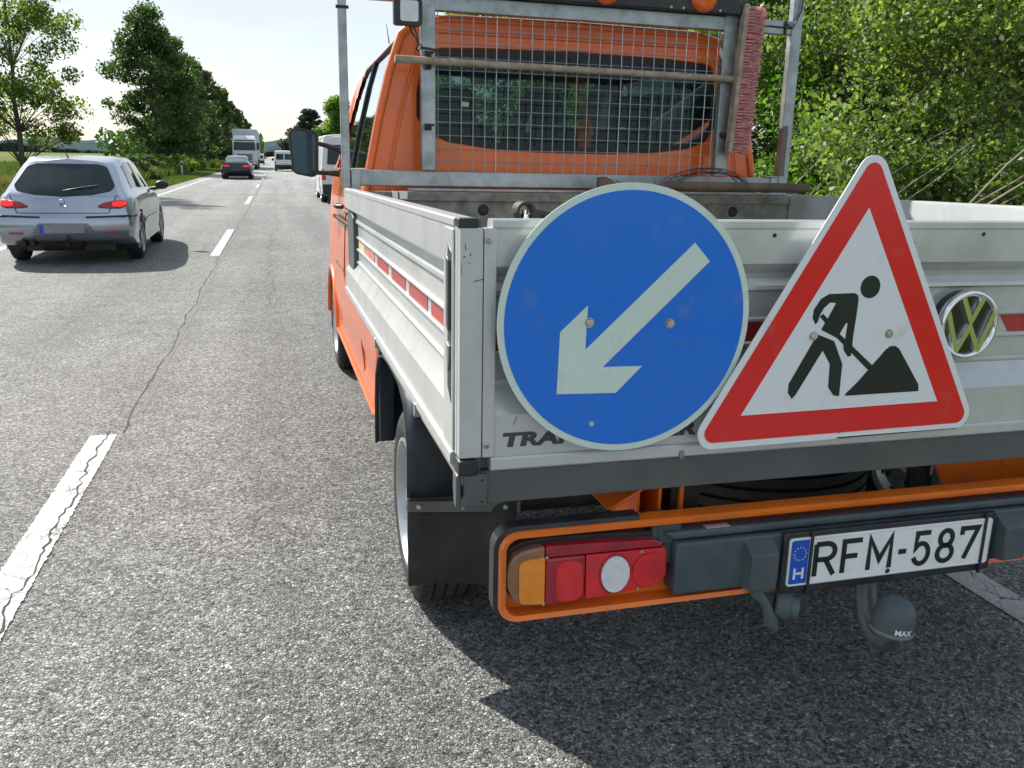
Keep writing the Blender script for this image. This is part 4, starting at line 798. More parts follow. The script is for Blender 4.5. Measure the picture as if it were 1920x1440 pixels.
# bumper
bu = MB(); bu.prism([(.448, -.642), (1.81, -.642), (1.81, -.757), (.448, -.757)], xz, -.034, .021); bu.prism([(.448, -.640), (1.81, -.640), (1.82, -.622), (.425, -.622)], xz, -.022, .02)
buo = bu.build('rear_bumper', GREYP, truck, bevel=.006)
q = MB(); q.box((.405, -.005, -.70), (.455, .05, -.597)); q.box((.415, -.008, -.655), (.47, .03, -.60)); q.build('bumper_end', GREYP, buo, bevel=.006)
for x in (.600, 1.243):
    q = MB(); xa, xb = x, x + .075; q.hexa([(xa, -.030, -.757), (xb, -.030, -.757), (xb, .0, -.757), (xa, .0, -.757), (xa, -.030, -.650), (xb, -.030, -.650), (xb, .0, -.650), (xa, .0, -.650)])
    q.hexa([(xa + .006, -.066, -.752), (xb - .008, -.066, -.752), (xb, -.03, -.757), (xa, -.03, -.757), (xa + .006, -.066, -.672), (xb - .008, -.066, -.672), (xb, -.03, -.650), (xa, -.03, -.650)])
    q.build('bumper_block', GREYP, buo, bevel=.004)
q = MB(); q.box((.690, -.044, -.780), (1.235, -.030, -.640)); pl0 = q.build('plate_holder', BLACKP, buo, bevel=.003)
q = MB(); q.prism(rrect(.7015, -.7605, 1.2225, -.651, .008), xz, -.0475, -.044); npl = q.build('number_plate', PLATEW, truck, bevel=.0008)
# raised silver edge, blue band, letters
n_ = len(rrect(0, 0, 1, 1, .1)); A = rrect(.7015, -.7605, 1.2225, -.651, .008); Bb = rrect(.7045, -.7575, 1.2195, -.654, .006)
q = MB(); q.add([(a, -.0478, b) for a, b in A] + [(a, -.0492, b) for a, b in Bb] + [(a, -.0476, .0 + b) for a, b in rrect(.7065, -.7555, 1.2175, -.656, .005)], [(i, (i + 1) % n_, (i + 1) % n_ + n_, i + n_) for i in range(n_)] + [(i + n_, (i + 1) % n_ + n_, (i + 1) % n_ + 2 * n_, i + 2 * n_) for i in range(n_)]); q.build('plate_edge', WHITEPR, npl)
q = MB(); q.prism(round_poly([(.7065, -.656), (.7065, -.7555), (.749, -.7555), (.749, -.656)], [.005, .005, 0, 0], 3), xz, -.0482, -.0470); q.build('blue_band', PLATEB, npl)
q = MB()
for k in range(12):
    a = 2 * PI * k / 12; cx, cz = .7285 + .0145 * math.cos(a), -.6865 + .0145 * math.sin(a); s5_ = [(cx + (.0023 if j % 2 == 0 else .001) * math.cos(PI / 2 + j * PI / 5), cz + (.0023 if j % 2 == 0 else .001) * math.sin(PI / 2 + j * PI / 5)) for j in range(10)]; q.prism(s5_, xz, -.0488, -.048)
q.build('star_ring', STARY, npl)
def strokes(name, segs, w, m, par, y0, y1):
    q = MB()
    for seg in segs:
        P_ = [Vector(p) for p in seg]; n = len(P_); closed = (P_[0] - P_[-1]).length < 1e-6
        if closed: P_ = P_[:-1]; n -= 1
        L_ = []; R_ = []
        for i in range(n):
            a = (P_[i] - P_[i - 1]).normalized() if (i or closed) else None; b = (P_[(i + 1) % n] - P_[i]).normalized() if (i < n - 1 or closed) else None
            na = Vector((-a.y, a.x)) if a else None; nb = Vector((-b.y, b.x)) if b else None
            nn = (na + nb).normalized() if (na and nb) else (na or nb); k = w / 2 / max(.45, nn.dot(na or nb)); L_.append(P_[i] + nn * k); R_.append(P_[i] - nn * k)
        for i in range(n if closed else n - 1):
            j = (i + 1) % n; ps = [L_[i], L_[j], R_[j], R_[i]]; q.hexa([(p.x, y0, p.y) for p in ps] + [(p.x, y1, p.y) for p in ps])
    return q.build(name, m, par)
def ell(cx, cy, rx, ry, a0, a1, n=14): return [(cx + rx * math.cos(math.radians(a0 + (a1 - a0) * i / n)), cy + ry * math.sin(math.radians(a0 + (a1 - a0) * i / n))) for i in range(n + 1)]
H_ = .075; ch = {}
ch['R'] = (.050, [[(0, 0), (0, 1)], [(0, 1), (.5, 1)] + ell(.55, .755, .40, .245, 90, -90, 12) + [(.5, .51), (0, .51)], [(.50, .51), (.98, 0)]])
ch['F'] = (.046, [[(0, 0), (0, 1), (.98, 1)], [(0, .52), (.78, .52)]])
ch['M'] = (.056, [[(0, 0), (0, 1), (.5, .30), (1, 1), (1, 0)]])
ch['-'] = (.020, [[(0, .47), (1, .47)]])
ch['5'] = (.042, [[(.95, 1), (.12, 1), (.08, .52)] + ell(.46, .33, .47, .33, 128, -160, 20)])
ch['8'] = (.042, [ell(.5, .75, .40, .25, 0, 360, 22), ell(.5, .26, .48, .26, 0, 360, 22)])
ch['7'] = (.044, [[(.0, .80), (.0, 1), (1, 1), (.28, 0)]])
xcur = .7675
for c in 'RFM-587':
    w_, segs = ch[c]; w_ *= .97
    strokes('letter', [[(xcur + px * w_, -.7425 + pz * H_ * .975) for px, pz in s_] for s_ in segs], .0112, SIGNBLACK, npl, -.0490, -.0474)
    xcur += w_ + (.0205 if c in 'RF' else .0215 if c in 'M-' else .0215 if c in '58' else 0)
strokes('letter', [[(.7185, -.7445), (.7185, -.719)], [(.7385, -.7445), (.7385, -.719)], [(.7185, -.7315), (.7385, -.7315)]], .0052, WHITEPR, npl, -.0488, -.0478)
for x in (.7505, 1.1995):
    q = MB(); q.box((x, -.0515, -.783), (x + .0065, -.0445, -.636)); q.build('holder_strap', BLACKP, npl, bevel=.001)
q = MB(); q.lathe([(0, .001), (.006, .001)], (.955, -.0475, -.751), (0, -1, 0), 10); q.build('plate_dent', IRON, npl)
q = MB(); q.box((.52, -.018, -.6215), (.575, .0, -.6205)); q.build('bumper_label', mat('pale_label', (.50, .42, .42), .6), buo)
# tow hitch and socket
q = MB(); q.tube([(.946, .02, -.74), (.946, .004, -.79), (.945, -.004, -.835), (.943, -.018, -.870), (.940, -.045, -.895), (.938, -.075, -.899), (.938, -.098, -.886), (.938, -.105, -.86)], [.0235, .0235, .024, .025, .026, .026, .025, .022], 18)
th = q.build('tow_hitch', mat('tow_bar_steel', (.11, .13, .14), .45, .5, .25, 20, dirt=(.2, .13, .09), dirt_amt=.5, dirt_scale=14), truck, smooth=60)
q = MB(); q.lathe([(.038, -.03), (.043, -.028), (.043, .010), (.040, .026), (.032, .038), (.018, .046), (0, .048)], (.938, -.105, -.832), (.08, 0, 1), 30); bc = q.build('ball_cap', mat('grey_ball_cap', (.07, .09, .10), .45, 0, .15, 10), th, smooth=50)
q = MB(); q.lathe([(.0435, -.031), (.0455, -.029), (.0455, -.024), (.0435, -.022)], (.938, -.105, -.832), (.08, 0, 1), 30); q.build('cap_lip', mat('cap_rim', (.16, .17, .17), .5), th, smooth=50)
def capmap(x, y, z):
    a = -PI * .5 - .62 + x / .044; r_ = .0440 + z; return (.938 + r_ * math.cos(a) + .08 * y, -.105 + r_ * math.sin(a), -.852 + y - .08 * r_ * math.cos(a))
text_mesh('MAX', .017, 'cap_lettering', WHITEPR, capmap, th, bold=.0004, depth=.0006)
q = MB(); q.tube([(.64, -.02, -.745), (.645, -.03, -.775), (.665, -.04, -.80), (.672, -.05, -.835), (.688, -.05, -.858)], [.012, .014, .010, .016, .006], 10); q.lathe([(.022, 0), (.030, .004), (.031, .03), (.024, .034), (.024, .05), (.0, .052)], (.690, -.03, -.805), (.8, -.5, -.1), 20); q.build('trailer_socket', mat('grey_socket', (.07, .10, .10), .5), truck, smooth=50)
# spare wheel slung flat behind the frame
sp = wheel('spare_wheel', .33, .20, truck, (.98, .60, -.70), -1); sp.rotation_euler = (0, PI / 2, 0)

# ================================================================== road signs bolted to the tailgate
def local_thing(name, m_local, **kw):
    e = empty(name, **kw); e.matrix_world = TM @ m_local; return e
ROT = Matrix.Translation((0, 0, 0))
# round sign: local origin at its centre, plane XZ, front towards -Y
rs = local_thing('round_sign', Matrix.Translation((.316, -.028, -.181)), label='round blue sign with a white arrow pointing down left, bolted to the tailgate', cat='road sign')
def disc(mb, r0, r1, y0, y1, n=96):
    A = [(r1 * math.cos(2 * PI * k / n), r1 * math.sin(2 * PI * k / n)) for k in range(n)]
    if r0 <= 0: mb.prism(A, xz, y0, y1)
    else:
        V = []
        for y in (y0, y1):
            for r_ in (r0, r1): V += [(r_ * math.cos(2 * PI * k / n), y, r_ * math.sin(2 * PI * k / n)) for k in range(n)]
        F = []
        for k in range(n):
            j = (k + 1) % n; F += [(k, j, n + j, n + k), (2 * n + k, 3 * n + k, 3 * n + j, 2 * n + j), (k, 2 * n + k, 2 * n + j, j), (n + k, n + j, 3 * n + j, 3 * n + k)]
        mb.add(V, F)
    return mb
RR = .252
disc(MB(), 0, RR, -.0015, .0015).build('sign_plate', SWHITE, rs, bevel=.0008)
disc(MB(), 0, RR - .0128, -.0024, -.0014).build('blue_disc', SBLUE, rs)
ARROW = [(0.442, -0.036), (0.475, -0.071), (0.269, -0.266), (0.349, -0.267), (0.298, -0.317), (0.18, -0.314), (0.183, -0.197), (0.235, -0.149), (0.233, -0.232)]
MB().prism([(a - .316, b + .181) for a, b in ARROW], xz, -.0032, -.0023).build('arrow', SWHITE, rs)
def bolt(x, z, y, par, r=.0075, n=6):
    q = MB(); q.lathe([(r * 1.25, 0), (r * 1.25, .0012), (r, .0012)], (x, y, z), (0, -1, 0), 20); q.lathe([(r, .001), (r, .005), (r * .8, .0065), (0, .0065)], (x, y, z), (0, -1, 0), n); q.build('bolt', STEELB, par)
bolt(.239 - .316, 0, -.0024, rs); bolt(.401 - .316, -.006, -.0024, rs)
q = MB(); q.lathe([(0, .0008), (.0048, .0008), (.0055, 0)], (.252 - .316, -.0024, -.195), (0, -1, 0), 7); q.build('chip', mat('bare_alu_chip', (.5, .55, .56), .4, .5), rs)
for a, b, w in ((.457, -.235, .005), (.42, -.229, .006)):
    q = MB(); q.prism([(a - .316 - w, b + .181), (a - .316, b + .1835), (a - .316 + w, b + .1815), (a - .316 + .002, b + .1785)], xz, -.0029, -.0023); q.build('chip', mat('rust_chip', (.14, .12, .09), .7), rs)
# triangle
TC = (.8, -.2395); ts = local_thing('triangle_sign', Matrix.Translation((TC[0], -.038, TC[1])), label='triangular red bordered road works sign with a digging figure, bolted to the tailgate', cat='road sign')
tin = [Vector((.804, .031)), Vector((.563, -.375)), Vector((1.029, -.370))]; tc0 = sum(tin, Vector((0, 0))) / 3
def tri_scale(d): # offset outward by d
    r0 = sum((p - tc0).length for p in tin) / 3; ap = r0 / 2; k = (ap + d) / ap; return [(p - tc0) * k + tc0 - Vector(TC) for p in tin]
MB().prism(round_poly([tuple(p) for p in tri_scale(.0665)], .034, 10), xz, -.0015, .0015).build('sign_plate', SWHITE2, ts, bevel=.0008)
MB().prism(round_poly([tuple(p) for p in tri_scale(.0525)], .020, 10), xz, -.0024, -.0014).build('red_border', SRED, ts)
MB().prism([tuple(p) for p in tri_scale(0)], xz, -.0030, -.0023).build('white_field', SWHITE2, ts)
PG = dict(
 figure_body=[(0.711, -0.196), (0.703, -0.183), (0.704, -0.166), (0.718, -0.145), (0.735, -0.136), (0.793, -0.135), (0.801, -0.139), (0.804, -0.147), (0.803, -0.188), (0.801, -0.223), (0.802, -0.242), (0.801, -0.263), (0.794, -0.264), (0.783, -0.251), (0.78, -0.238), (0.783, -0.231), (0.785, -0.195), (0.781, -0.195), (0.771, -0.213), (0.766, -0.226), (0.725, -0.207), (0.738, -0.184), (0.753, -0.154), (0.739, -0.153), (0.727, -0.163), (0.719, -0.177), (0.716, -0.19)],
 shovel_grip=[(0.719, -0.18), (0.726, -0.175), (0.742, -0.189), (0.735, -0.196)], shovel_handle=[(0.759, -0.221), (0.767, -0.215), (0.858, -0.287), (0.845, -0.293)],
 figure_legs=[(0.721, -0.217), (0.758, -0.231), (0.783, -0.279), (0.784, -0.346), (0.771, -0.344), (0.756, -0.326), (0.754, -0.278), (0.734, -0.249), (0.682, -0.338), (0.674, -0.346), (0.664, -0.333), (0.664, -0.315), (0.713, -0.225)],
 earth_heap=[(0.798, -0.346), (0.8, -0.341), (0.825, -0.318), (0.883, -0.253), (0.893, -0.246), (0.905, -0.246), (0.915, -0.252), (0.974, -0.33), (0.977, -0.345)],
 figure_head=[(.828 + .0225 * math.cos(a), -.1235 + .0225 * math.sin(a)) for a in np.linspace(0, 2 * PI, 33)[:-1]])
for i, (k, P_) in enumerate(PG.items()): MB().prism([(a - TC[0], b - TC[1]) for a, b in P_], xz, -.0036 - .0001 * i, -.0029).build(k, SIGNBLACK, ts)
bolt(.709 - TC[0], -.219 - TC[1], -.0030, ts); bolt(.886 - TC[0], -.220 - TC[1], -.0030, ts)
for a, b in ((.807, .085), (.795, -.425)):
    q = MB(); q.lathe([(0, .0007), (.0018, .0006)], (a - TC[0], -.0022, b - TC[1]), (0, -1, 0), 8); q.build('chip', mat('rust_chip', (.14, .12, .09), .7), ts)
# spacers behind the signs
for par, xs_ in ((rs, (-.077, .085)), (ts, (-.091, .086))):
    for x in xs_:
        q = MB(); q.tube([(x, .002, .0 if par is rs else .02), (x, .058, .0 if par is rs else .02)], .006, 8); q.build('spacer', STEELB, par)

# ================================================================== things carried on the truck
def tw(name, lab, cat, **k): return local_thing(name, Matrix.Identity(4), label=lab, cat=cat, **k)
e = tw('wooden_pole', 'weathered wooden pole clamped across the wire mesh of the headboard', 'pole')
q = MB(); q.tube([(.232, HY - .036, .558), (.8, HY - .037, .555), (1.4, HY - .037, .5505), (1.895, HY - .036, .5475)], [.0165, .0155, .0152, .0158], 12); q.build('shaft', WOOD, e, smooth=60)
b = tw('broom', 'worn pink bristled broom standing upright against the right headboard post', 'broom')
q = MB(); q.hexa([(1.866, HY - .075, .195), (1.890, HY - .075, .195), (1.890, HY - .03, .195), (1.866, HY - .03, .195), (1.900, HY - .075, .885), (1.924, HY - .075, .885), (1.924, HY - .03, .885), (1.900, HY - .03, .885)]); q.build('broom_back', WOOD, b, bevel=.004)
V = []; F = []; k = 0; rg = np.random.default_rng(3)
for i in range(46):
    t = (i + .5) / 46; z0 = .20 + t * .675; x0 = 1.888 + t * .034
    for j in range(4):
        y0 = HY - .068 + j * .0115
        for h in range(7):
            dx = .094 + rg.normal(0, .008); dz = rg.normal(0, .010) - .004; dy = rg.normal(0, .006); a = np.array([x0, y0 + rg.normal(0, .002), z0 + rg.normal(0, .0025)]); m_ = a + np.array([dx * .5, dy * .3, dz * .3]); c_ = a + np.array([dx, dy, dz + rg.normal(0, .004)])
            w_ = .0013
            for p0, p1, wa, wb in ((a, m_, w_, w_), (m_, c_, w_, w_ * .6)):
                V += [p0 + (0, 0, wa), p0 + (0, wa, -wa), p0 - (0, wa, wa), p1 + (0, 0, wb), p1 + (0, wb, -wb), p1 - (0, wb, wb)]; F += [(k, k + 1, k + 4, k + 3), (k + 1, k + 2, k + 5, k + 4), (k + 2, k, k + 3, k + 5)]; k += 6
raw_mesh('bristles', np.array(V), np.array(F), BRISTLE, b, kind='stuff')
t_ = tw('steel_tray', 'shallow rusty steel channel lying across the front of the bed', 'tray')
q = MB(); q.sweep_profile([(2.20, .060), (2.20, .030), (2.215, .018), (2.29, .014), (2.32, .018), (2.335, .040)], lambda p: (1.42, p[0], p[1]), lambda p: (2.19, p[0], p[1])); o = q.build('channel', RUST, t_, smooth=30); s_ = o.modifiers.new('thick', 'SOLIDIFY'); s_.thickness = .006
q = MB(); q.prism([(1.12, .072), (1.155, .075), (1.19, .060), (1.21, .045), (1.45, .028), (1.45, -.02), (1.118, -.02)], xz, 2.24, 2.27); q.build('end_plate', RUST, t_, bevel=.004)
w_ = tw('wire_coil', 'loose coil of thin black wire lying on the steel tray', 'wire')
q = MB(); rg = random.Random(5)
for i in range(9):
    cx = 1.70 + rg.uniform(-.03, .03); rx = .25 + rg.uniform(-.04, .03); rz = .095 + rg.uniform(-.025, .012); yy0 = 2.30 + rg.uniform(-.03, .08); sk_ = rg.uniform(-.03, .03)
    q.tube([(cx + rx * math.cos(a) + sk_ * math.sin(a), yy0 + .04 * math.cos(a * 1.3), .020 + rz * math.sin(a)) for a in np.linspace(.0, PI, 18)], .0016, 5, False)
for i in range(7):
    x = 1.25 + i * .13; q.tube([(x, 2.24, .03), (x + rg.uniform(-.05, .08), 2.26, .06), (x + rg.uniform(.05, .16), 2.3, .025)], .0013, 5, False)
q.build('strand', IRON, w_)
r_ = tw('ratchet_clamp', 'black ratchet clamp hooked over the tailgate rim near the left corner', 'clamp')
q = MB(); a_ = np.linspace(-.25 * PI, 1.25 * PI, 16); R0 = [(.148 + .019 * math.cos(a), .013 + .019 * math.sin(a)) for a in a_]; R1 = [(.148 + .0135 * math.cos(a), .013 + .0135 * math.sin(a)) for a in a_[::-1]]
q.prism(R0 + R1, xz, .085, .125); q.box((.122, .085, -.01), (.130, .125, .012)); q.build('hook_ring', IRON, r_, bevel=.002)
q = MB(); q.lathe([(.008, 0), (.010, .02), (.0, .022)], (.147, .10, -.012), (.2, 0, 1), 14); q.tube([(.147, .10, -.02), (.149, .10, .016)], .0055, 10); q.build('hook', CHROME, r_, smooth=60)
q = MB(); q.prism([(.166, .018), (.20, .012), (.225, .002), (.225, -.012), (.17, -.010), (.160, .004)], xz, .09, .12); q.lathe([(0, .006), (.005, .005), (.006, 0)], (.185, .09, .003), (0, -1, 0), 8); q.lathe([(0, .006), (.005, .005), (.006, 0)], (.202, .09, .000), (0, -1, 0), 8); q.build('lever', IRON, r_, bevel=.002)

# ================================================================== other vehicles
def bvh_of(o):
    return BVHTree.FromPolygons([v.co.copy() for v in o.data.vertices], [tuple(p.vertices) for p in o.data.polygons])
def decal(name, poly, plane, bvh, m, parent, off=.004, step=.04, th=.0, rad=None, **kw):
    """polygon in 'back' (x,z cast +y), 'left' / 'right' (y,z cast along x), 'top' (x,y cast -z) laid on a body surface"""
    poly = [Vector(p) for p in (round_poly(poly, rad) if rad else poly)]
    pl = [];
    for i, p in enumerate(poly):
        q = poly[(i + 1) % len(poly)]; n = max(1, int((q - p).length / step)); pl += [p.lerp(q, k / n) for k in range(n)]
    x0, x1 = min(p.x for p in pl), max(p.x for p in pl); y0, y1 = min(p.y for p in pl), max(p.y for p in pl)
    def inside(x, y):
        c = False; n = len(pl)
        for i in range(n):
            a, b = pl[i], pl[i - 1]
            if (a.y > y) != (b.y > y) and x < (b.x - a.x) * (y - a.y) / (b.y - a.y) + a.x: c = not c
        return c
    pts = list(pl); gx = np.arange(x0 + step / 2, x1, step); gy = np.arange(y0 + step / 2, y1, step)
    for x in gx:
        for y in gy:
            if inside(x, y) and min((p - Vector((x, y))).length for p in pl) > step * .4: pts.append(Vector((x, y)))
    r = delaunay_2d_cdt(pts, [], [list(range(len(pl)))], 1, 1e-5); V2, F = r[0], r[2]
    V = []; ok = []
    for p in V2:
        if plane == 'back': o, d = Vector((p.x, -5, p.y)), Vector((0, 1, 0))
        elif plane == 'front': o, d = Vector((p.x, 30, p.y)), Vector((0, -1, 0))
        elif plane == 'right': o, d = Vector((5, p.x, p.y)), Vector((-1, 0, 0))
        elif plane == 'left': o, d = Vector((-5, p.x, p.y)), Vector((1, 0, 0))
        else: o, d = Vector((p.x, p.y, 6)), Vector((0, 0, -1))
        h, nrm, _, _ = bvh.ray_cast(o, d)
        if h is None: ok.append(False); V.append(o); continue
        if nrm.dot(d) > 0: nrm = -nrm
        V.append(h + nrm * off - d * 0); ok.append(True)
    F = [f for f in F if all(ok[i] for i in f)]
    q = MB(); q.add(V, F); ob = q.build(name, m, parent, smooth=60, **kw)
    if th: s_ = ob.modifiers.new('thick', 'SOLIDIFY'); s_.thickness = th; s_.offset = 1
    return ob
def car_body(stations, axles, wr, paint, parent, W2, lip=True, nu=5, nv=3, name='body'):
    G = shell(stations, nu, nv)
    # rounded rear and front closing grids
    n = G.shape[1]; half = n // 2
    def skip(c): return abs(c[0]) > W2 - .28 and any((c[1] - a) ** 2 + (c[2] - wr) ** 2 < (wr + .055) ** 2 for a in axles)
    mb = grid_mb(G, skip)
    for row, s in ((G[0], -1), (G[-1], 1)):
        L_ = row[:half + 1]; R_ = row[half:][::-1]; cols = 11; V = []
        for a, b in zip(L_, R_):
            for k in range(cols):
                t = k / (cols - 1); p = a * (1 - t) + b * t; u = 2 * t - 1; p = p.copy(); p[1] += s * .10 * (1 - u * u) * min(1, abs(a[0]) / (W2 * .8)); V.append(p)
        F = [(i * cols + k, i * cols + k + 1, (i + 1) * cols + k + 1, (i + 1) * cols + k) for i in range(len(L_) - 1) for k in range(cols - 1)]
        mb.add(V, F)
    o = mb.build(name, paint, parent, smooth=50)
    for a in axles:
        for s in (-1, 1):
            # distance of the flank at the arch
            q = MB(); q.tube([(s * (W2 - .022), a + (wr + .05) * math.cos(t), wr + (wr + .05) * math.sin(t)) for t in np.linspace(-.35, PI + .35, 22)], .018, 8); q.build('wheel_arch', paint, parent, smooth=60)
            q = MB(); T_ = np.linspace(-.4, PI + .4, 20); V = [(s * xx, a + (wr + .05) * math.cos(t), wr + (wr + .05) * math.sin(t)) for t in T_ for xx in (W2 - .03, W2 - .32)]
            q.add(V, [(2 * i, 2 * i + 1, 2 * i + 3, 2 * i + 2) for i in range(19)]); q.add([V[2 * i + 1] for i in range(20)], [tuple(range(20))]); q.build('arch_liner', BLACKP, parent)
    q = MB(); y0 = min(axles) - .35; y1 = max(axles) + .35; q.box((-W2 + .3, y0 - .15, .17), (W2 - .3, y1, .30)); q.build('underbody', BLACKP, parent)
    return o, bvh_of(o)

# --- silver hatchback on the opposite lane
al = empty('silver_hatchback', (-2.80, 12.75, 0), rz=math.radians(1.0), label='silver hatchback with lit tail lamps driving away in the left lane', cat='car')
def SEC(y, w, bot, mid, sho, glassbase, rail, roof, dy=(0,) * 9, wm=None):
    (zb, zs), (xm, zm), (xs_, zs_), (xg, zg), (xr, zr), (xe, ze), zt = bot, mid, sho, glassbase, rail, roof[:2], roof[2]
    P_ = [(0, zb), (xm * .90, zb), (xm * .985, zs), (xm, zm), (xs_, zs_), (xg, zg), (xr, zr), (xe, ze), (0, zt)]
    return [(x, y + d, z) for (x, z), d in zip(P_, dy)]
ST = [SEC(0, 0, (.33, .42), (.80, .60), (.735, .86), (.665, .965), (.53, 1.29), (.40, 1.37, 1.405), (.12, .10, .02, 0, .13, .20, .60, .66, .62)),
      SEC(.16, 0, (.26, .38), (.853, .60), (.80, .88), (.735, .98), (.585, 1.31), (.44, 1.395, 1.43), (.2, .12, 0, 0, .12, .19, .58, .66, .66)),
      SEC(.55, 0, (.22, .36), (.865, .62), (.835, .88), (.775, .975), (.615, 1.325), (.48, 1.41, 1.45), (.1, .05, 0, 0, .10, .15, .40, .45, .45)),
      SEC(1.3, 0, (.20, .34), (.865, .60), (.845, .88), (.79, .965), (.625, 1.365), (.52, 1.43, 1.45)),
      SEC(2.1, 0, (.20, .34), (.865, .60), (.845, .87), (.79, .955), (.625, 1.345), (.52, 1.415, 1.435)),
      SEC(2.75, 0, (.20, .34), (.865, .60), (.84, .86), (.775, .945), (.65, 1.20), (.55, 1.28, 1.30)),
      SEC(3.25, 0, (.20, .34), (.86, .60), (.82, .84), (.74, .90), (.70, .93), (.55, .95, .965)),
      SEC(3.8, 0, (.22, .36), (.83, .58), (.76, .78), (.66, .83), (.6, .84), (.45, .86, .87)),
      SEC(4.17, 0, (.28, .38), (.70, .52), (.62, .66), (.55, .70), (.48, .72), (.38, .73, .74))]
ab, bv = car_body(ST, (.83, 3.38), .31, SILVER, al, .862)
RWIN = round_poly([(-.60, .99), (-.62, 1.06), (-.50, 1.30), (-.38, 1.335), (.38, 1.335), (.50, 1.30), (.62, 1.06), (.60, .99), (.35, .935), (0, .915), (-.35, .935)], [.09, .02, .10, .08, .08, .10, .02, .09, .05, .05, .05], 4)
rwn = decal('rear_window', RWIN, 'back', bv, GLASSD, al, .005)
decal('right_side_window', [(.78, 1.00), (.92, 1.02), (2.95, .965), (2.62, 1.20), (2.2, 1.34), (1.3, 1.37), (.95, 1.31)], 'right', bv, SKYGLASS, al, .005)
decal('left_side_window', [(.78, 1.00), (.92, 1.02), (2.95, .965), (2.62, 1.20), (2.2, 1.34), (1.3, 1.37), (.95, 1.31)], 'left', bv, SKYGLASS, al, .005)
for s, pl in ((1, 'right'), (-1, 'left')):
    decal('window_pillar', [(1.62, .99), (1.70, .99), (1.66, 1.36), (1.58, 1.36)], pl, bv, BLACKP, al, .009)
    decal('door_gap', [(1.66, .36), (1.672, .36), (1.69, .98), (1.678, .98)], pl, bv, BLACK, al, .003, step=.05)
    decal('door_gap', [(.98, .62), (.992, .62), (.84, .98), (.828, .98)], pl, bv, BLACK, al, .003, step=.05)
    decal('rubbing_strip', [(1.25, .50), (2.90, .50), (2.90, .56), (1.25, .56)], pl, bv, SILVER, al, .012, step=.06)
    q = MB(); q.lathe([(0, .0), (.06, .005), (.095, .03), (.10, .07), (.085, .12), (.04, .16), (0, .17)], (s * .985, 2.58, 1.0), (0, 1, 0), 20); 
    q.v = [(s * .985 + (x - s * .985) * 1.05, y, 1.0 + (z - 1.0) * .70) for x, y, z in q.v]; mo = q.build('door_mirror', BLACKP, al, smooth=60); q = MB(); q.lathe([(0, -.001), (.062, -.001)], (s * .985, 2.585, 1.0), (0, 1, 0), 20); q.v = [(s * .985 + (x - s * .985) * 1.05, y, 1.0 + (z - 1.0) * .70) for x, y, z in q.v]; q.build('mirror_glass', MIRROR, mo)
    q = MB(); q.tube([(s * .80, 2.62, .94), (s * .93, 2.60, .96)], .022, 8); q.build('mirror_arm', BLACKP, mo)
    X = lambda a: s * a
    lp = [(X(.42), .79), (X(.50), .835), (X(.62), .86), (X(.72), .865), (X(.785), .845), (X(.775), .795), (X(.70), .765), (X(.55), .765), (X(.45), .775)]
    tl = decal('tail_lamp', lp, 'back', bv, REDD, al, .008, step=.025, th=.006)
    decal('lit_bulb_lens', [(X(.60), .785), (X(.60), .845), (X(.72), .853), (X(.77), .835), (X(.765), .80), (X(.70), .775)], 'back', bv, REDON, tl, .018, step=.025, rad=.012)
    decal('bumper_reflector', [(X(.50), .425), (X(.68), .425), (X(.68), .450), (X(.50), .450)], 'back', bv, mat('orange_red_reflector', (.5, .07, .03), .3), al, .005)
    decal('bumper_strip', [(X(.28), .640), (X(.80), .655), (X(.80), .675), (X(.28), .660)], 'back', bv, BLACKP, al, .008, step=.03, th=.006)
    decal('side_bumper_strip', [(.0, .645), (.42, .645), (.42, .665), (.0, .665)], pl, bv, BLACKP, al, .008, step=.03)
decal('boot_gap', [(-.66, .93), (-.56, .70), (.56, .70), (.66, .93), (.648, .93), (.552, .708), (-.552, .708), (-.648, .93)], 'back', bv, BLACK, al, .003, step=.03)
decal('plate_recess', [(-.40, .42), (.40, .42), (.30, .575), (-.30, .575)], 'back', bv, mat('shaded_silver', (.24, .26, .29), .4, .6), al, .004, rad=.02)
np_ = MB(); np_.box((-.26, -.125, .445), (.26, -.115, .555)); npo = np_.build('number_plate', mat('grey_blank_plate', (.26, .27, .29), .5), al, bevel=.002)
q = MB(); q.box((-.285, -.127, .445), (-.235, -.124, .555)); q.build('blue_band', PLATEB, npo)
q = MB(); q.lathe([(0, .012), (.026, .012), (.034, .009), (.038, .0)], (0, .075 - .10, .845), (0, -1, .1), 26); q.build('emblem', mat('badge_metal', (.35, .40, .46), .2, .9), al, smooth=50)
for i, x in enumerate((-.555, -.52, -.49)):
    q = MB(); q.box((x, .02, .742), (x + .022, .03, .756)); q.build('badge_letter', CHROME, al)
q = MB(); q.tube([(.02, .12, .965), (.0, .13, .985), (.20, .16, 1.03), (.42, .24, 1.065)], [.016, .014, .008, .006], 8); q.tube([(.02, .13, .975), (.12, .14, 1.005), (.36, .20, 1.035)], [.01, .007, .006], 6); wp = q.build('rear_wiper', BLACKP, al, smooth=60)
q = MB(); q.tube([(-.02, .80, 1.425), (-.03, .74, 1.47), (-.055, .66, 1.62)], [.012, .005, .002], 8); q.build('aerial', BLACKP, al, smooth=60)
q = MB(); q.tube([(-.53, -.02, .30), (-.53, .25, .29)], .036, 14); q.tube([(-.42, -.01, .31), (-.42, .25, .30)], .03, 14); q.build('exhaust', IRON, al, smooth=60)
q = MB(); q.tube([(.03, .1, .28), (.03, -.08, .27), (.03, -.10, .33)], .02, 10); q.lathe([(0, -.03), (.02, -.022), (.03, 0), (.02, .022), (0, .03)], (.03, -.10, .36), (0, 0, 1), 12); q.box((-.03, -.03, .33), (.08, .02, .42)); q.build('tow_bar', IRON, al, smooth=50)
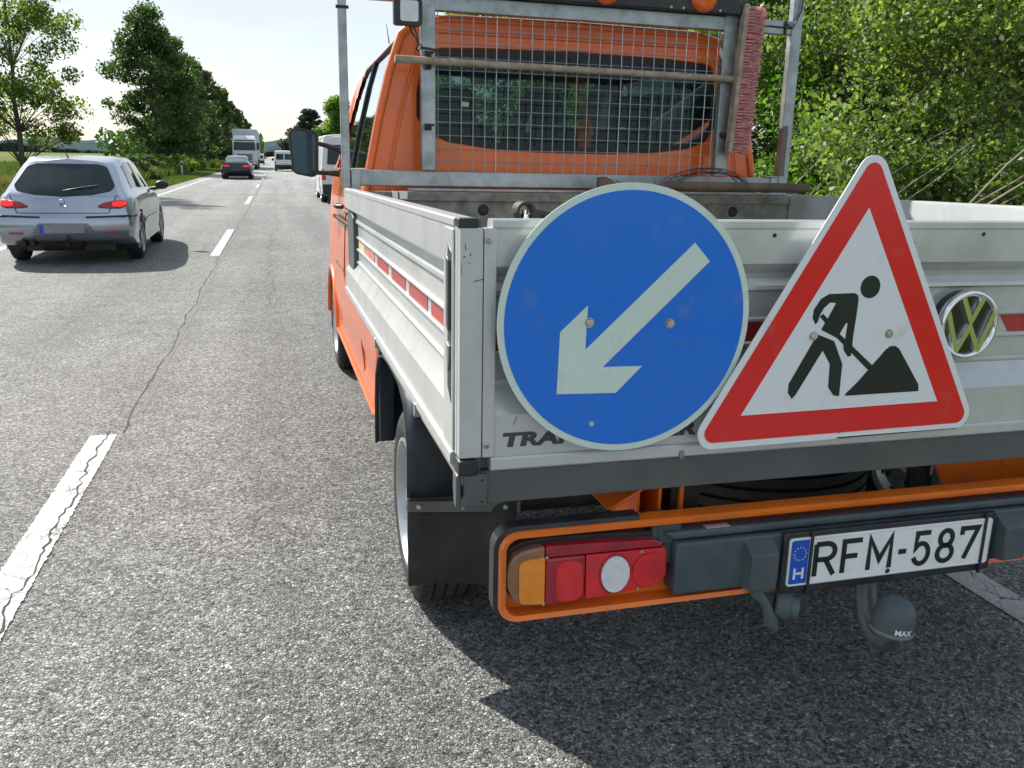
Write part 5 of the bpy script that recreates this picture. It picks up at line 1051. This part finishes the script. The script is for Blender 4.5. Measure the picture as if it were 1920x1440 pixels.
q = MB(); q.tube([(-.35, .3, .27), (.15, .3, .27)], .09, 12); q.build('silencer', IRON, al, smooth=50)
for y in (.83, 3.38):
    for s in (-1, 1): wheel('wheel', .31, .20, al, (s * .755, y, .31), -1 if s < 0 else 1, steel=False, groove=False, n=36)
# silhouettes of the seats behind the glass: rear shelf line
# --- black coupe further ahead
co = empty('black_coupe', (-2.47, 57.0, 0), label='black coupe with a blurred plate driving away behind the silver hatchback', cat='car')
ST = [SEC(0, 0, (.36, .46), (.84, .62), (.84, .86), (.74, .98), (.60, 1.08), (.45, 1.13, 1.15), (.1, .1, .02, 0, .1, .14, .30, .42, .42)),
      SEC(.25, 0, (.26, .40), (.93, .62), (.90, .88), (.78, .99), (.63, 1.12), (.50, 1.18, 1.2), (.1, .05, 0, 0, .1, .14, .35, .48, .48)),
      SEC(.9, 0, (.22, .38), (.95, .64), (.92, .88), (.80, .98), (.64, 1.28), (.52, 1.36, 1.38), (0, 0, 0, 0, 0, .1, .3, .4, .4)),
      SEC(2.0, 0, (.22, .36), (.94, .62), (.90, .88), (.80, .97), (.62, 1.36), (.50, 1.43, 1.45)),
      SEC(2.9, 0, (.22, .36), (.94, .62), (.90, .88), (.80, .96), (.66, 1.25), (.55, 1.33, 1.35)),
      SEC(3.5, 0, (.22, .36), (.94, .62), (.88, .86), (.78, .92), (.7, .95), (.5, .97, 1.0)),
      SEC(4.7, 0, (.28, .38), (.78, .55), (.70, .68), (.6, .72), (.5, .74), (.38, .75, .76))]
cb_, cv = car_body(ST, (.95, 3.75), .35, DARKCAR, co, .945)
decal('rear_window', [(-.62, .98), (-.55, 1.22), (-.42, 1.34), (.42, 1.34), (.55, 1.22), (.62, .98)], 'back', cv, mat('sky_lit_glass', (.05, .09, .11), .05, .3, spec=1), co, .006, step=.08)
decal('right_side_window', [(.9, 1.02), (3.1, .99), (2.6, 1.30), (1.3, 1.34)], 'right', cv, SKYGLASS, co, .006, step=.1)
for s in (-1, 1):
    decal('tail_lamp', [(s * .35, .80), (s * .5, .86), (s * .80, .88), (s * .82, .80), (s * .55, .76)], 'back', cv, REDON, co, .01, step=.05)
    for y in (.95, 3.75): wheel('wheel', .35, .26, co, (s * .80, y, .35), -1 if s < 0 else 1, steel=False, groove=False, n=24)
q = MB(); q.box((-.26, -.13, .50), (.26, -.10, .62)); q.build('number_plate', mat('dark_blank_plate', (.06, .065, .07), .6), co)
decal('bumper_diffuser', [(-.6, .36), (.6, .36), (.7, .46), (-.7, .46)], 'back', cv, BLACKP, co, .008, step=.1)
# --- vans
def van(name, loc, Wd, L_, H, label, rz=0, cat='van', rear_glass=True, group=None, wr=.33):
    v = empty(name, loc, rz=rz, label=label, cat=cat); w = Wd / 2
    S_ = []
    for y, k, zb, zt in ((0, .955, .36, .975), (.06, .99, .3, .995), (.5, 1, .26, 1), (L_ * .55, 1, .26, 1), (L_ * .74, 1, .26, .985)):
        S_.append([(x * k, y + d, z) for (x, z), d in zip([(0, zb), (w * .92, zb), (w * .99, zb + .12), (w, H * .30), (w * .985, H * .50), (w * .97, H * .56), (w * .90, H * .90 * zt), (w * .80, H * .975 * zt), (0, H * zt)], (0,) * 5 + ((.02, .06, .09, .09) if y < .1 else (0,) * 4))])
    for y, top in ((L_ * .86, .62), (L_ * .93, .54), (L_, .42)):
        S_.append([(x, y, z) for x, z in [(0, .28), (w * .90, .28), (w * .96, .38), (w * .97, H * .28), (w * .93, H * min(top, .46)), (w * .90, H * min(top, .50)), (w * .85, H * top), (w * .75, H * top * 1.02), (0, H * top * 1.03)]])
    ax = (L_ * .19, L_ * .81); b_, bb = car_body(S_, ax, wr, WHITEP, v, w)
    for s in (-1, 1):
        decal('rear_door_window', [(s * .06, H * .56), (s * w * .80, H * .56), (s * w * .74, H * .84), (s * .06, H * .84)], 'back', bb, GLASSD, v, .006, step=.1, rad=.05)
        decal('tail_lamp', [(s * w * .84, H * .34), (s * w * .975, H * .34), (s * w * .965, H * .50), (s * w * .86, H * .48)], 'back', bb, REDL, v, .008, step=.05)
        for y in ax: wheel('wheel', wr, .2, v, (s * (w - .12), y, wr), -1 if s < 0 else 1, groove=False, n=24)
        decal('cab_side_window', [(L_ * .60, H * .56), (L_ * .82, H * .56), (L_ * .74, H * .84), (L_ * .60, H * .86)], 'right' if s > 0 else 'left', bb, SKYGLASS, v, .006, step=.1)
        q = MB(); q.prism(rrect(s * (w + .02), H * .50, s * (w + .24), H * .62, .03) if s > 0 else rrect(-(w + .24), H * .50, -(w + .02), H * .62, .03), xz, L_ * .79, L_ * .83); q.build('door_mirror', BLACKP, v)
    decal('door_seam', [(-.012, .45), (.012, .45), (.012, H * .88), (-.012, H * .88)], 'back', bb, BLACK, v, .004, step=.1)
    decal('rear_bumper', [(-w * .95, .31), (w * .95, .31), (w * .95, .62), (-w * .95, .62)], 'back', bb, BLACKP, v, .03, step=.1)
    q = MB(); q.box((-.26, -.14, H * .40), (.26, -.10, H * .40 + .11)); q.build('number_plate', PLATEW, v)
    decal('windscreen', [(-w * .8, H * .62), (w * .8, H * .62), (w * .74, H * .90), (-w * .74, H * .90)], 'front', bb, GLASSD, v, .01, step=.12)
    return v
van('white_van', (.66, 88.0, 0), 1.86, 4.3, 1.95, 'small white van with two rear windows far ahead in the right lane')
wv = van('white_van', (2.36, 29.0, 0), 2.02, 5.4, 2.22, 'white van with a red tail lamp standing just ahead of the orange truck', wr=.36)
van('white_van', (.55, 235, 0), 1.9, 4.5, 2.0, 'distant white van where the right lane meets the horizon')
# --- lorry
lo = empty('lorry', (-3.25, 97, 0), label='white articulated lorry with its cab facing the camera in the left lane', cat='lorry')
q = MB(); q.hexa([(-1.24, .0, .55), (1.24, .0, .55), (1.24, 2.2, .55), (-1.24, 2.2, .55), (-1.22, .12, 2.9), (1.22, .12, 2.9), (1.22, 2.2, 2.9), (-1.22, 2.2, 2.9)])
q.hexa([(-1.22, .12, 2.9), (1.22, .12, 2.9), (1.22, 2.2, 2.9), (-1.22, 2.2, 2.9), (-1.05, .75, 3.45), (1.05, .75, 3.45), (1.1, 2.2, 3.5), (-1.1, 2.2, 3.5)]); q.build('cab', mat('white_cab_paint', (.62, .66, .70), .3, 0, .05, 2, coat=.4), lo, bevel=.09, seg=3)
q = MB(); q.hexa([(-1.08, .03, 1.95), (1.08, .03, 1.95), (1.08, .08, 1.95), (-1.08, .08, 1.95), (-1.04, .075, 2.78), (1.04, .075, 2.78), (1.04, .14, 2.78), (-1.04, .14, 2.78)]); q.build('windscreen', GLASSD, lo, bevel=.02)
q = MB()
for z in (.95, 1.12, 1.29, 1.46): q.box((-.75, -.04, z), (.75, .06, z + .09))
q.build('grille', BLACKP, lo)
q = MB(); q.box((-1.22, -.08, .35), (1.22, .1, .82)); q.build('front_bumper', mat('grey_bumper', (.12, .13, .14), .5), lo, bevel=.05)
for s in (-1, 1):
    q = MB(); q.box((s * .72, -.095, .56), (s * 1.12, -.06, .74)); q.build('headlight', mat('headlight_glass', (.8, .8, .72), .15, .3), lo, bevel=.02)
    q = MB(); q.box((s * 1.25, -.1, 2.0), (s * 1.5, .02, 2.75)); q.build('door_mirror', BLACKP, lo, bevel=.04)
    q = MB(); q.box((s * 1.225, .5, 1.95), (s * 1.245, 1.35, 2.7)); q.build('door_window', GLASSD, lo)
    for y in (1.25, 4.2, 10.5, 11.8, 13.1):
        wheel('wheel', .5, .3, lo, (s * 1.05, y, .5), -1 if s < 0 else 1, groove=False, n=24)
q = MB(); q.box((-1.27, 2.5, 1.15), (1.27, 15.8, 4.15)); q.build('trailer_box', mat('trailer_tarpaulin', (.52, .58, .64), .5, 0, .12, .8, dirt=(.3, .3, .3), dirt_amt=.4), lo, bevel=.06)
q = MB(); q.box((-.45, 1.5, .8), (.45, 15.5, 1.12)); q.build('chassis', BLACKP, lo)
q = MB(); q.box((-1.0, .10, 2.92), (1.0, .2, 3.02)); q.build('roof_visor', mat('dark_visor', (.04, .06, .08), .2), lo, bevel=.02)
van('grey_van', (-2.9, 150, 0), 1.8, 4.4, 1.7, 'distant dark car following behind the lorry', cat='car')

# ================================================================== trees, shrubs and grass
def leaves(C, size, rng, up=.35, asp=.62, jit=.35, droop=0):
    """one folded quad (two triangles of a leaf) per centre"""
    n = len(C); s = size * (1 + rng.normal(0, jit, n)).clip(.4, 2)[:, None]
    nrm = rng.normal(0, 1, (n, 3)); nrm[:, 2] += up * 2; nrm /= np.linalg.norm(nrm, axis=1)[:, None]
    a = np.cross(nrm, rng.normal(0, 1, (n, 3))); a /= np.linalg.norm(a, axis=1)[:, None]; b = np.cross(nrm, a)
    a[:, 2] -= droop
    V = np.stack([C - a * s, C + b * s * asp + nrm * s * .15, C + a * s, C - b * s * asp + nrm * s * .15], 1)
    return V.reshape(-1, 3), np.arange(4 * n).reshape(-1, 4)
def taper(mb, pts, r0, r1, n=7):
    m = len(pts); mb.tube(pts, [r0 + (r1 - r0) * (i / (m - 1)) ** .8 for i in range(m)], n, False)
def tree(name, loc, H, crown, trunk_r, nclump, per, lsize, lmat, seed, label, base=0.0, clump_r=.5, lean=(0, 0), open_=0.0, group=None, cat='tree', up=.35, twigs=0, stems=1, flat=False, droop=0.):
    """crown(t) -> radius of the crown at height fraction t (0 at crown base, 1 at top)"""
    rng = np.random.default_rng(seed); rd = random.Random(seed)
    e = empty(name, loc, label=label, cat=cat, group=group)
    tr = MB(); stempts = []
    for s in range(stems):
        ang = rd.uniform(0, 2 * PI); sp = 0 if stems == 1 else rd.uniform(.1, .35) * crown(.4)
        pts = []; x = y = 0
        for i in range(9):
            t = i / 8; pts.append((lean[0] * t * H + sp * t * math.cos(ang) * 1.4 + rd.gauss(0, trunk_r * .5) * (i > 0), lean[1] * t * H + sp * t * math.sin(ang) * 1.4 + rd.gauss(0, trunk_r * .5) * (i > 0), t * H * .96 - .15))
        taper(tr, pts, trunk_r / math.sqrt(stems), trunk_r * .10, 9); stempts.append(pts)
    C = []
    for k in range(nclump):
        t = rng.beta(1.25, 1.15); z = base + t * (H - base); R_ = crown(t)
        a = rng.uniform(0, 2 * PI); rr = R_ * math.sqrt(rng.uniform(.10 + open_, 1)) * rng.uniform(.82, 1.12); st = stempts[rd.randrange(stems)]
        zi = min(7, max(0, int((z * .8) / H * 8))); ax = Vector(st[zi])
        cx, cy = ax.x + rr * math.cos(a), ax.y + rr * math.sin(a) ; c = Vector((cx, cy, z)); C.append(c)
        mid = ax.lerp(c, .5) + Vector((0, 0, rd.uniform(-.1, .25) * clump_r)); thick = trunk_r * .22 * (1 - t * .6)
        taper(tr, [ax, ax.lerp(mid, .5), mid, c], thick, thick * .18, 5)
        for _ in range(2):
            c2 = c + Vector((rd.gauss(0, 1), rd.gauss(0, 1), rd.gauss(0, .7))) * clump_r * .7; taper(tr, [mid, mid.lerp(c2, .6), c2], thick * .4, thick * .1, 4)
    tr.build('trunk', BARK, e, smooth=60)
    C = np.array([tuple(c) for c in C]); sc = rng.uniform(.55, 1.25, len(C)); idx = np.repeat(np.arange(len(C)), (per * sc).astype(int))
    d = rng.normal(0, 1, (len(idx), 3)); d /= np.linalg.norm(d, axis=1)[:, None]; r_ = rng.uniform(.15, 1, len(idx)) ** .55
    off = d * (r_ * clump_r * sc[idx])[:, None]; off[:, 2] *= (.35 if flat else .75)
    # sprays: leaves string along a few short shoots so the edge is ragged
    P_ = C[idx] + off + rng.normal(0, clump_r * .10, off.shape)
    V, F = leaves(P_, lsize, rng, up, droop=droop)
    raw_mesh('crown', V, F, lmat, e)
    if twigs:
        q = MB()
        for k in range(twigs):
            p = Vector(C[rd.randrange(len(C))]); dr = Vector((rd.gauss(0, 1), rd.gauss(0, 1), rd.gauss(.5, .6))).normalized() * clump_r * rd.uniform(1, 2.0); q.tube([p, p + dr * .5, p + dr + Vector((0, 0, -.1))], [.012, .008, .004], 4, False)
        q.build('bare_twigs', TWIG, e, kind='stuff')
    return e
# left row
tree('young_tree', (-9.15, 36.5, 0), 9.6, lambda t: 1.9 * math.sin(PI * min(1, t * .62 + .24)) ** .8 + .35, .13, 95, 330, .055, LEAF_S, 11, 'young open crowned tree with yellow green leaves on the left verge at the photo edge', base=1.7, clump_r=.60, open_=.0, up=.1, twigs=20)
tree('tall_poplar', (-8.75, 72, 0), 11.6, lambda t: 4.5 * (1 - t) ** .62 * (.55 + .45 * min(1, t * 4)) + .15, .2, 120, 270, .10, LEAF_D, 12, 'tallest dark green tree of the left row, pointed crown above the road', base=1.0, clump_r=.85, up=.1)
tree('roadside_tree', (-8.95, 88, 0), 11.6, lambda t: 3.0 * (1 - t) ** .55 * (.6 + .4 * min(1, t * 4)) + .15, .2, 110, 260, .13, LEAF_G, 13, 'broad dark tree right beside the tallest one, its crown merging into it', base=1.2, clump_r=.95, up=.1)
for i, (x, y, h, r_, m_, lb_) in enumerate(((-8.9, 104, 11.2, 2.9, LEAF_D, 'dark tree of the left row left of the lorry cab'), (-8.8, 122, 11.4, 3.2, LEAF_G, 'olive tree of the left row above the lorry cab'), (-8.7, 145, 11.0, 3.2, LEAF_D, 'tree of the left row right above the lorry roof'), (-8.7, 175, 10.6, 3.4, LEAF_G, 'far tree of the left row right behind the lorry trailer'), (-8.7, 215, 10.8, 3.6, LEAF_D, 'small looking far tree near the end of the left row'), (-8.6, 260, 10, 4, LEAF_D, 'last separate tree at the end of the left row'))):
    tree('roadside_tree', (x, y, 0), h, lambda t, r_=r_: r_ * (1 - t) ** .5 + .2, .2, 70, 170, .18 + i * .03, m_, 20 + i, lb_, base=.8, clump_r=1.1, up=.1)
# right side ahead of the truck
tree('pine_tree', (7.2, 200, 0), 11.2, lambda t: 4.0 * (1 - t) ** .5 * (.35 + .65 * abs(math.sin(t * 11))) + .5, .3, 80, 240, .24, LEAF_P, 31, 'spiky dark pine rising above the door mirror', base=2.2, clump_r=1.1, flat=True, up=0)
tree('roadside_tree', (8.0, 320, 0), 10.5, lambda t: 6 * (1 - t) ** .4 + .3, .2, 70, 140, .45, LEAF_P, 32, 'dark tree between the far white van and the pine', base=.5, clump_r=2.0, up=.1)
tree('roadside_tree', (8.6, 430, 0), 9, lambda t: 7 * (1 - t) ** .4 + .3, .2, 60, 120, .6, LEAF_D, 33, 'small far tree at the right end of the road', base=.3, clump_r=2.2, up=.1)
tree('roadside_tree', (7.5, 110, 0), 7.9, lambda t: 2.6 * (1 - t) ** .45 + .3, .2, 110, 240, .13, LEAF_R, 34, 'fresh green tree above the near white van left of the headboard post', base=.6, clump_r=.95)
tree('roadside_tree', (8.2, 76, 0), 5.4, lambda t: 2.6 * (1 - t) ** .45 + .3, .2, 100, 220, .11, LEAF_R, 35, 'low green tree hidden mostly behind the orange cab', base=.4, clump_r=.8)
# a far wood closing the road
tw_ = np.random.default_rng(77); C = np.stack([tw_.uniform(-60, 60, 9000), tw_.uniform(330, 380, 9000), tw_.uniform(0, 1, 9000) ** .7 * (7.5 + 2 * np.sin(np.linspace(0, 40, 9000)))], 1); C = C[(abs(C[:, 0]) > 5)]
V, F = leaves(C, .9, tw_, .1); raw_mesh('far_wood', V, F, LEAF_D, kind='stuff')
# the hedge of trees and shrubs right of the truck
RT = [  # x, y, H, radius, leaf, stems, label
 (6.9, 7.4, 5.6, 1.75, LEAF_Y, 3, 'olive green shrub at the right photo edge, leaves pale and partly yellow'),
 (7.4, 10.3, 6.6, 2.0, LEAF_R, 3, 'bright green shrub right of the warning triangle tip'),
 (9.6, 9.4, 8.0, 2.3, LEAF_Y, 2, 'tall olive tree behind the shrub at the right photo edge'),
 (7.8, 14.0, 7.4, 2.2, LEAF_R, 2, 'bright green tree between the warning triangle and the right headboard post'),
 (10.2, 13.2, 8.6, 2.6, LEAF_R, 2, 'tall green tree in the second row above the warning triangle'),
 (7.6, 18.6, 7.6, 2.2, LEAF_R, 2, 'leafy tree directly behind the right headboard post'),
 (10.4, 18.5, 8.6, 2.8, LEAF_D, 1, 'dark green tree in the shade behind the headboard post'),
 (7.8, 23.5, 7.4, 2.3, LEAF_R, 1, 'green tree behind the pink broom'),
 (8.0, 29.5, 7.6, 2.5, LEAF_D, 1, 'dark tree showing above the cab roof'),
 (8.2, 37.0, 7.8, 2.7, LEAF_R, 1, 'green tree above the left half of the cab roof'),
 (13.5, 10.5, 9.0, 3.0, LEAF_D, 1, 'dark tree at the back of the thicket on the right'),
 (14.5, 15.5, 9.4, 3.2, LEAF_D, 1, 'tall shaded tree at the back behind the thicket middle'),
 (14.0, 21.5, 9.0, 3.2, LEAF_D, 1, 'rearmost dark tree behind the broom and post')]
for i, (x, y, H, r_, m_, stm, lb_) in enumerate(RT):
    near = x < 9; nc = 130 if near else 95; per = 820 if near else 380
    if y > 20: nc, per = 90, 260
    ls = .011 + .0015 * math.hypot(x, y); ls = min(ls, .11)
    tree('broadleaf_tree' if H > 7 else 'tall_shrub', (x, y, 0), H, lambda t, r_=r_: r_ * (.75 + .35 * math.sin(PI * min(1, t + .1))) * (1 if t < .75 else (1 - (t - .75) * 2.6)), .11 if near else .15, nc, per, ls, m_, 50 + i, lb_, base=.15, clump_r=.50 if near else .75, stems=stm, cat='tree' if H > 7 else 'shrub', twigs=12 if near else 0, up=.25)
# low front shrubs and bare leaning canes
for i, (x, y, lb_) in enumerate(((5.6, 6.6, 'low green bush just behind the right bed wall at the photo edge'), (5.9, 8.8, 'low leafy bush under the leaning canes'), (6.1, 11.4, 'low bush beside the warning triangle tip'), (6.2, 14.6, 'low bush right of the foot of the headboard post'))):
    tree('low_bush', (x, y, 0), 1.45, lambda t: 1.05 * math.sin(PI * min(1, t * .8 + .2)) + .1, .05, 46, 420, .030, (LEAF_R, LEAF_Y)[i % 2 == 0], 80 + i, lb_, base=.1, clump_r=.42, stems=4, cat='bush')
cn = empty('bare_canes', (5.3, 6.7, .3), label='bundle of bare pale canes leaning to the right out of the thicket', cat='branches'); rd = random.Random(9)
for i in range(44):
    q = MB(); y0 = rd.uniform(-1.6, 1.6); x0 = rd.uniform(-.9, -.2); L_ = rd.uniform(1.4, 3.2); th = rd.uniform(.35, 1.0); pts = []
    for k in range(7):
        t = k / 6; pts.append((x0 + L_ * t * math.cos(th) * .9 + rd.gauss(0, .015), y0 - L_ * t * .55 * math.cos(th) + rd.gauss(0, .015), .3 + L_ * t * math.sin(th) - .15 * t * t * L_ + rd.gauss(0, .012)))
    q.tube(pts, [.012 * (1 - .75 * k / 6) for k in range(7)], 5); q.build('cane', TWIG, cn)
# grasses
def grass(name, n, xr, yr, h0, h1, m, seed, w=.004, lean=.25, dens=None, z=0):
    rng = np.random.default_rng(seed); x = rng.uniform(*xr, n); y = yr[0] + (yr[1] - yr[0]) * rng.uniform(0, 1, n) ** 1.6
    h = rng.uniform(h0, h1, n); sc = 1 + y / 22; W_ = w * sc
    a = rng.uniform(0, 2 * PI, n); lx, ly = rng.normal(0, lean, n) * h, rng.normal(0, lean, n) * h
    B = np.stack([x, y, np.full(n, z)], 1); dx = np.stack([np.cos(a) * W_, np.sin(a) * W_, np.zeros(n)], 1); T_ = B + np.stack([lx, ly, h], 1); M_ = B + np.stack([lx * .35, ly * .35, h * .55], 1)
    V = np.stack([B - dx, B + dx, M_ + dx * .8, T_, M_ - dx * .8], 1).reshape(-1, 3); F = np.arange(5 * n).reshape(-1, 5)
    return raw_mesh(name, V, F, m, kind='stuff')
grass('short_verge_grass', 60000, (-6.9, -4.95), (9, 130), .04, .14, GRASS, 1, .006)
grass('tall_verge_grass', 60000, (-10.8, -6.7), (9, 150), .25, .70, GRASS, 2, .007)
grass('dry_grass', 12000, (-8.3, -7.2), (28, 62), .45, .85, DRYG, 3, .006, .15)
grass('right_verge_grass', 26000, (3.5, 8), (1.5, 60), .05, .35, GRASS, 4, .004)
grass('field_edge_grass', 26000, (-24, -10.5), (20, 190), .3, .7, GRASS, 5, .010)
for i, (x, y, h_, r_, m_, lb_) in enumerate(((-7.5, 52, 1.1, 1.0, LEAF_G, 'low weed clump beside the marker post'), (-8.3, 47, 1.0, 1.3, LEAF_Y, 'yellowish weed clump under the tallest tree'), (-7.4, 74, 1.35, 1.5, LEAF_S, 'yellow flowering shrub left of the black coupe'), (-7.6, 82, 1.2, 1.6, LEAF_S, 'yellow green bush in front of the tree row'), (-8.2, 60, 1.3, 1.2, LEAF_D, 'dark bush at the foot of the broad tree'), (-8.6, 40, 1.0, 1.0, LEAF_Y, 'weed clump right of the young tree'), (-7.9, 66, 1.2, 1.2, LEAF_R, 'fresh green bush behind the marker post'))):
    tree('low_bush', (x, y, 0), h_, lambda t, r_=r_: r_ * math.sin(PI * min(1, t * .7 + .3)) + .1, .03, 34, 150, .07, m_, 120 + i, lb_, base=.05, clump_r=.38, stems=4, cat='bush')
# marker post
mp_ = empty('marker_post', (-6.55, 66, 0), label='white marker post standing in the left verge grass', cat='post')
q = MB(); q.hexa([(-.06, -.04, 0), (.06, -.04, 0), (.06, .04, 0), (-.06, .04, 0), (-.06, -.04, .95), (.06, -.04, 1.05), (.06, .04, 1.05), (-.06, .04, .95)]); q.build('shaft', WHITE2, mp_, bevel=.01)
q = MB(); q.box((-.063, -.043, .72), (.063, .043, .88)); q.build('black_band', BLACKP, mp_)
